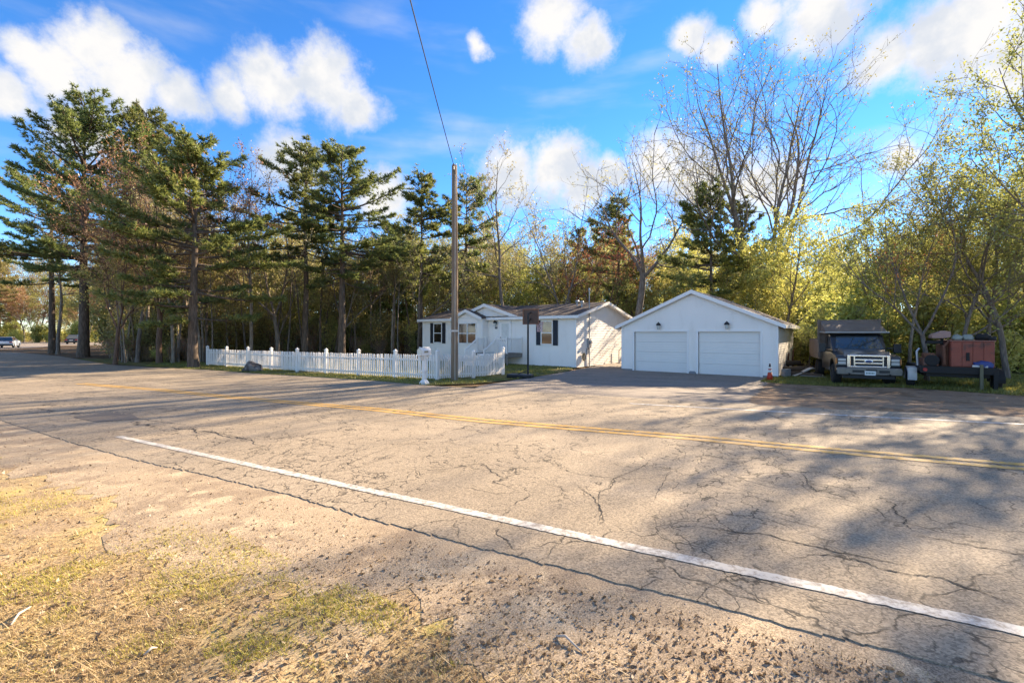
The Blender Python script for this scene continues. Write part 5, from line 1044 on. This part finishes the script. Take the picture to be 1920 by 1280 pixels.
# ------------------------------------------------------------------ grass and litter
def vnoise(x, y, s, seed):
    rg = np.random.default_rng(seed); T = rg.random((64, 64)); X = np.asarray(x) * s; Y = np.asarray(y) * s; i = np.floor(X).astype(int); j = np.floor(Y).astype(int); f = X - i; g = Y - j; f = f * f * (3 - 2 * f); g = g * g * (3 - 2 * g); t = lambda a, b: T[a % 64, b % 64]
    return (t(i, j) * (1 - f) + t(i + 1, j) * f) * (1 - g) + (t(i, j + 1) * (1 - f) + t(i + 1, j + 1) * f) * g
def fbm(x, y, s, seed): return sum(vnoise(x, y, s * 2 ** k, seed + k) * .5 ** k for k in range(4)) / 1.875
def blades(name, label, P, hgt_, wid, m, rg, lean=.6, cat='grass'):
    n = len(P); az = rg.uniform(0, 6.28, n); h = hgt_ * rg.uniform(.5, 1.3, n); d = np.stack([np.cos(az), np.sin(az)], 1); X = np.stack([-d[:, 1], d[:, 0]], 1) * (wid * rg.uniform(.6, 1.3, n))[:, None]
    ln = h * rg.uniform(0, lean, n) * 1.5; z = G(P[:, 0], P[:, 1]) + .003; B = np.concatenate([P, z[:, None]], 1); T = B + np.concatenate([d * ln[:, None], h[:, None]], 1); X3 = np.concatenate([X, np.zeros((n, 1))], 1)
    V = np.stack([B - X3, B + X3, T], 1).reshape(-1, 3); o = link(bpy.data.objects.new(name, np_mesh(name, V, [np.arange(3 * n).reshape(-1, 3)], m))); o['kind'] = 'stuff'; o['label'] = label; o['category'] = cat; return o
from numpy.random import default_rng
NE = np.array(NEAR)
def near_side(x, y, marg=.12):
    """distance outside the road's near edge"""
    L = NE[np.argsort(NE[:, 0])]; return np.interp(x, L[:, 0], L[:, 1]) - y > marg
def sample_view(n, vmin, vmax, rg, umin=-80, umax=2000):
    """points on the ground, thinner with distance as lawns look"""
    u = rg.uniform(umin, umax, n); v = rg.uniform(vmin, vmax, n); h = 1.62; y = FPX * h / (v - HOR); x = (u - 960) / FPX * y
    for _ in range(3): h = CAMZ - G(x, y); y = FPX * h / (v - HOR); x = (u - 960) / FPX * y
    return x, y
rg = default_rng(5)
L_dry = leaf_mat('dry grass', (.38,.28,.12), (.7,.55,.28), .3); L_turf = leaf_mat('green turf', (.34,.3,.05), (.56,.47,.09), .45); L_lawn = leaf_mat('lawn blades', (.14,.15,.03), (.34,.31,.07), .4); L_dead = leaf_mat('dead leaves', (.16,.11,.06), (.36,.25,.14), .25)
x, y = sample_view(300000, 790, 1330, rg); d = np.interp(x, NE[np.argsort(NE[:, 0])][:, 0], NE[np.argsort(NE[:, 0])][:, 1]) - y
g_ = fbm(x, y, .55, 3) + .32 * fbm(x, y, 2.3, 9) - .16; edge = np.clip((d - .8) / 1.0, 0, 1); k = (d > .12) & (rg.random(len(x)) < .05 + .62 * edge * (fbm(x, y, .9, 21) > .4))
blades('dry_grass', 'short dry straw grass and litter on the near verge', np.stack([x[k], y[k]], 1), .016, .0022, L_dry, rg, 1.8)
k = (d > .95) & (rg.random(len(x)) < .75 * np.clip((g_ + .05 * (x < -1.5) + .25 * (fbm(x, y, 6, 77) - .5) - .5 - .12 * np.clip((x + .2) / 1.2, 0, 1)) / .12, 0, 1))
blades('verge_grass', 'low yellow green grass tufts on the near verge', np.stack([x[k], y[k]], 1), .02, .0026, L_turf, rg, 1.2)
k = (d > .15) & (rg.random(len(x)) < .045)
P = np.stack([x[k], y[k], G(x[k], y[k]) + .01], 1); o = link(bpy.data.objects.new('leaf_litter', leaves_mesh('leaf litter', P, .011, rg, L_dead, .0))); o['kind'] = 'stuff'; o['label'] = 'scattered bits of dead leaf on the near verge'; o['category'] = 'leaves'
k = (d > .15) & (rg.random(len(x)) < .006 + .004 * (d > 1)); P = np.stack([x[k], y[k], G(x[k], y[k]) + .012], 1)
o = link(bpy.data.objects.new('fallen_leaves', leaves_mesh('fallen leaves', P, .02, rg, L_dead, .0))); o['kind'] = 'stuff'; o['label'] = 'larger curled brown leaves strewn over the near verge'; o['category'] = 'leaves'
k = (d > .7) & (rg.random(len(x)) < .012)
blades('long_straw', 'longer bent straw stalks on the near verge', np.stack([x[k], y[k]], 1), .055, .0022, L_dry, rg, 2.2)
# pebbles
x, y = sample_view(14000, 800, 1320, rg); d = np.interp(x, NE[np.argsort(NE[:, 0])][:, 0], NE[np.argsort(NE[:, 0])][:, 1]) - y; k = (d > .02) & (rg.random(len(x)) < np.clip(1.5 - d * .8, .12, 1)); x = x[k]; y = y[k]; n = len(x)
base = np.array([[1,0,0],[0,1,0],[-1,0,0],[0,-1,0],[0,0,1],[0,0,-1]], float); r_ = rg.gamma(2., .0015, n).clip(.0015, .009); V = base[None] * r_[:, None, None] * rg.uniform(.6, 1.3, (n, 6, 1)); V[:, :, 2] *= .7; V += np.stack([x, y, G(x, y) + .004 + r_ * .3], 1)[:, None]
F = np.array([[0,1,4],[1,2,4],[2,3,4],[3,0,4],[1,0,5],[2,1,5],[3,2,5],[0,3,5]]); F = (np.arange(n)[:, None, None] * 6 + F[None]).reshape(-1, 3)
o = link(bpy.data.objects.new('gravel', np_mesh('gravel', V.reshape(-1, 3), [F], leaf_mat('pebbles', (.26,.2,.15), (.52,.42,.31), 0)))); o['kind'] = 'stuff'; o['label'] = 'loose gravel along the near road edge'; o['category'] = 'gravel'
# yard and strips on the far side
def inpoly(x, y, poly):
    c = np.zeros(len(x), bool); n = len(poly); j = n - 1
    for i in range(n):
        xi, yi = poly[i]; xj, yj = poly[j]; c ^= ((yi > y) != (yj > y)) & (x < (xj - xi) * (y - yi) / (yj - yi + 1e-12) + xi); j = i
    return c
yard = U([(270,688),(300,689),(388,693),(480,700),(600,707),(700,713.5),(800,722),(890,718.5),(960,711),(1075,694)]) + [(3.6,27.6),(-7,36),(-16,37),(-26,33)]
bx0 = np.array(yard); x = rg.uniform(bx0[:, 0].min(), bx0[:, 0].max(), 150000); y = rg.uniform(bx0[:, 1].min(), bx0[:, 1].max(), 150000); k = inpoly(x, y, yard) & (fbm(x, y, .7, 31) > .36)
blades('lawn_grass', 'short lawn grass around the picket fence', np.stack([x[k], y[k]], 1), .07, .012, L_lawn, rg, .7)
strip = GB[:4] + [(24,17),(20,24),(14,24)]
bx0 = np.array(strip); x = rg.uniform(bx0[:, 0].min(), bx0[:, 0].max(), 70000); y = rg.uniform(bx0[:, 1].min(), bx0[:, 1].max(), 70000); k = inpoly(x, y, strip)
blades('roadside_grass', 'grass under the truck and trailer', np.stack([x[k], y[k]], 1), .09, .012, L_lawn, rg, .7)
# twigs lying on the verge
tw_m = mat('bleached twig', (.5,.42,.33), .8, .2, 20)
for P, lab in (([(1043,1196),(1060,1203),(1090,1225)], 'curved bleached twig on the verge at bottom centre'), ([(20,1175),(35,1160),(58,1140)], 'pale twig on the grass at bottom left'), ([(270,1232),(285,1225),(294,1218)], 'short pale twig in the dry grass near the bottom edge')):
    Q = [(*p, g1(*p) + .012) for p in U(P)]; Q[1] = (Q[1][0], Q[1][1], Q[1][2] + .02); k = M(); k.tube(Q, [.006, .007, .004], 6); tag(k.build('twig', tw_m, None, True), lab, 'twig')
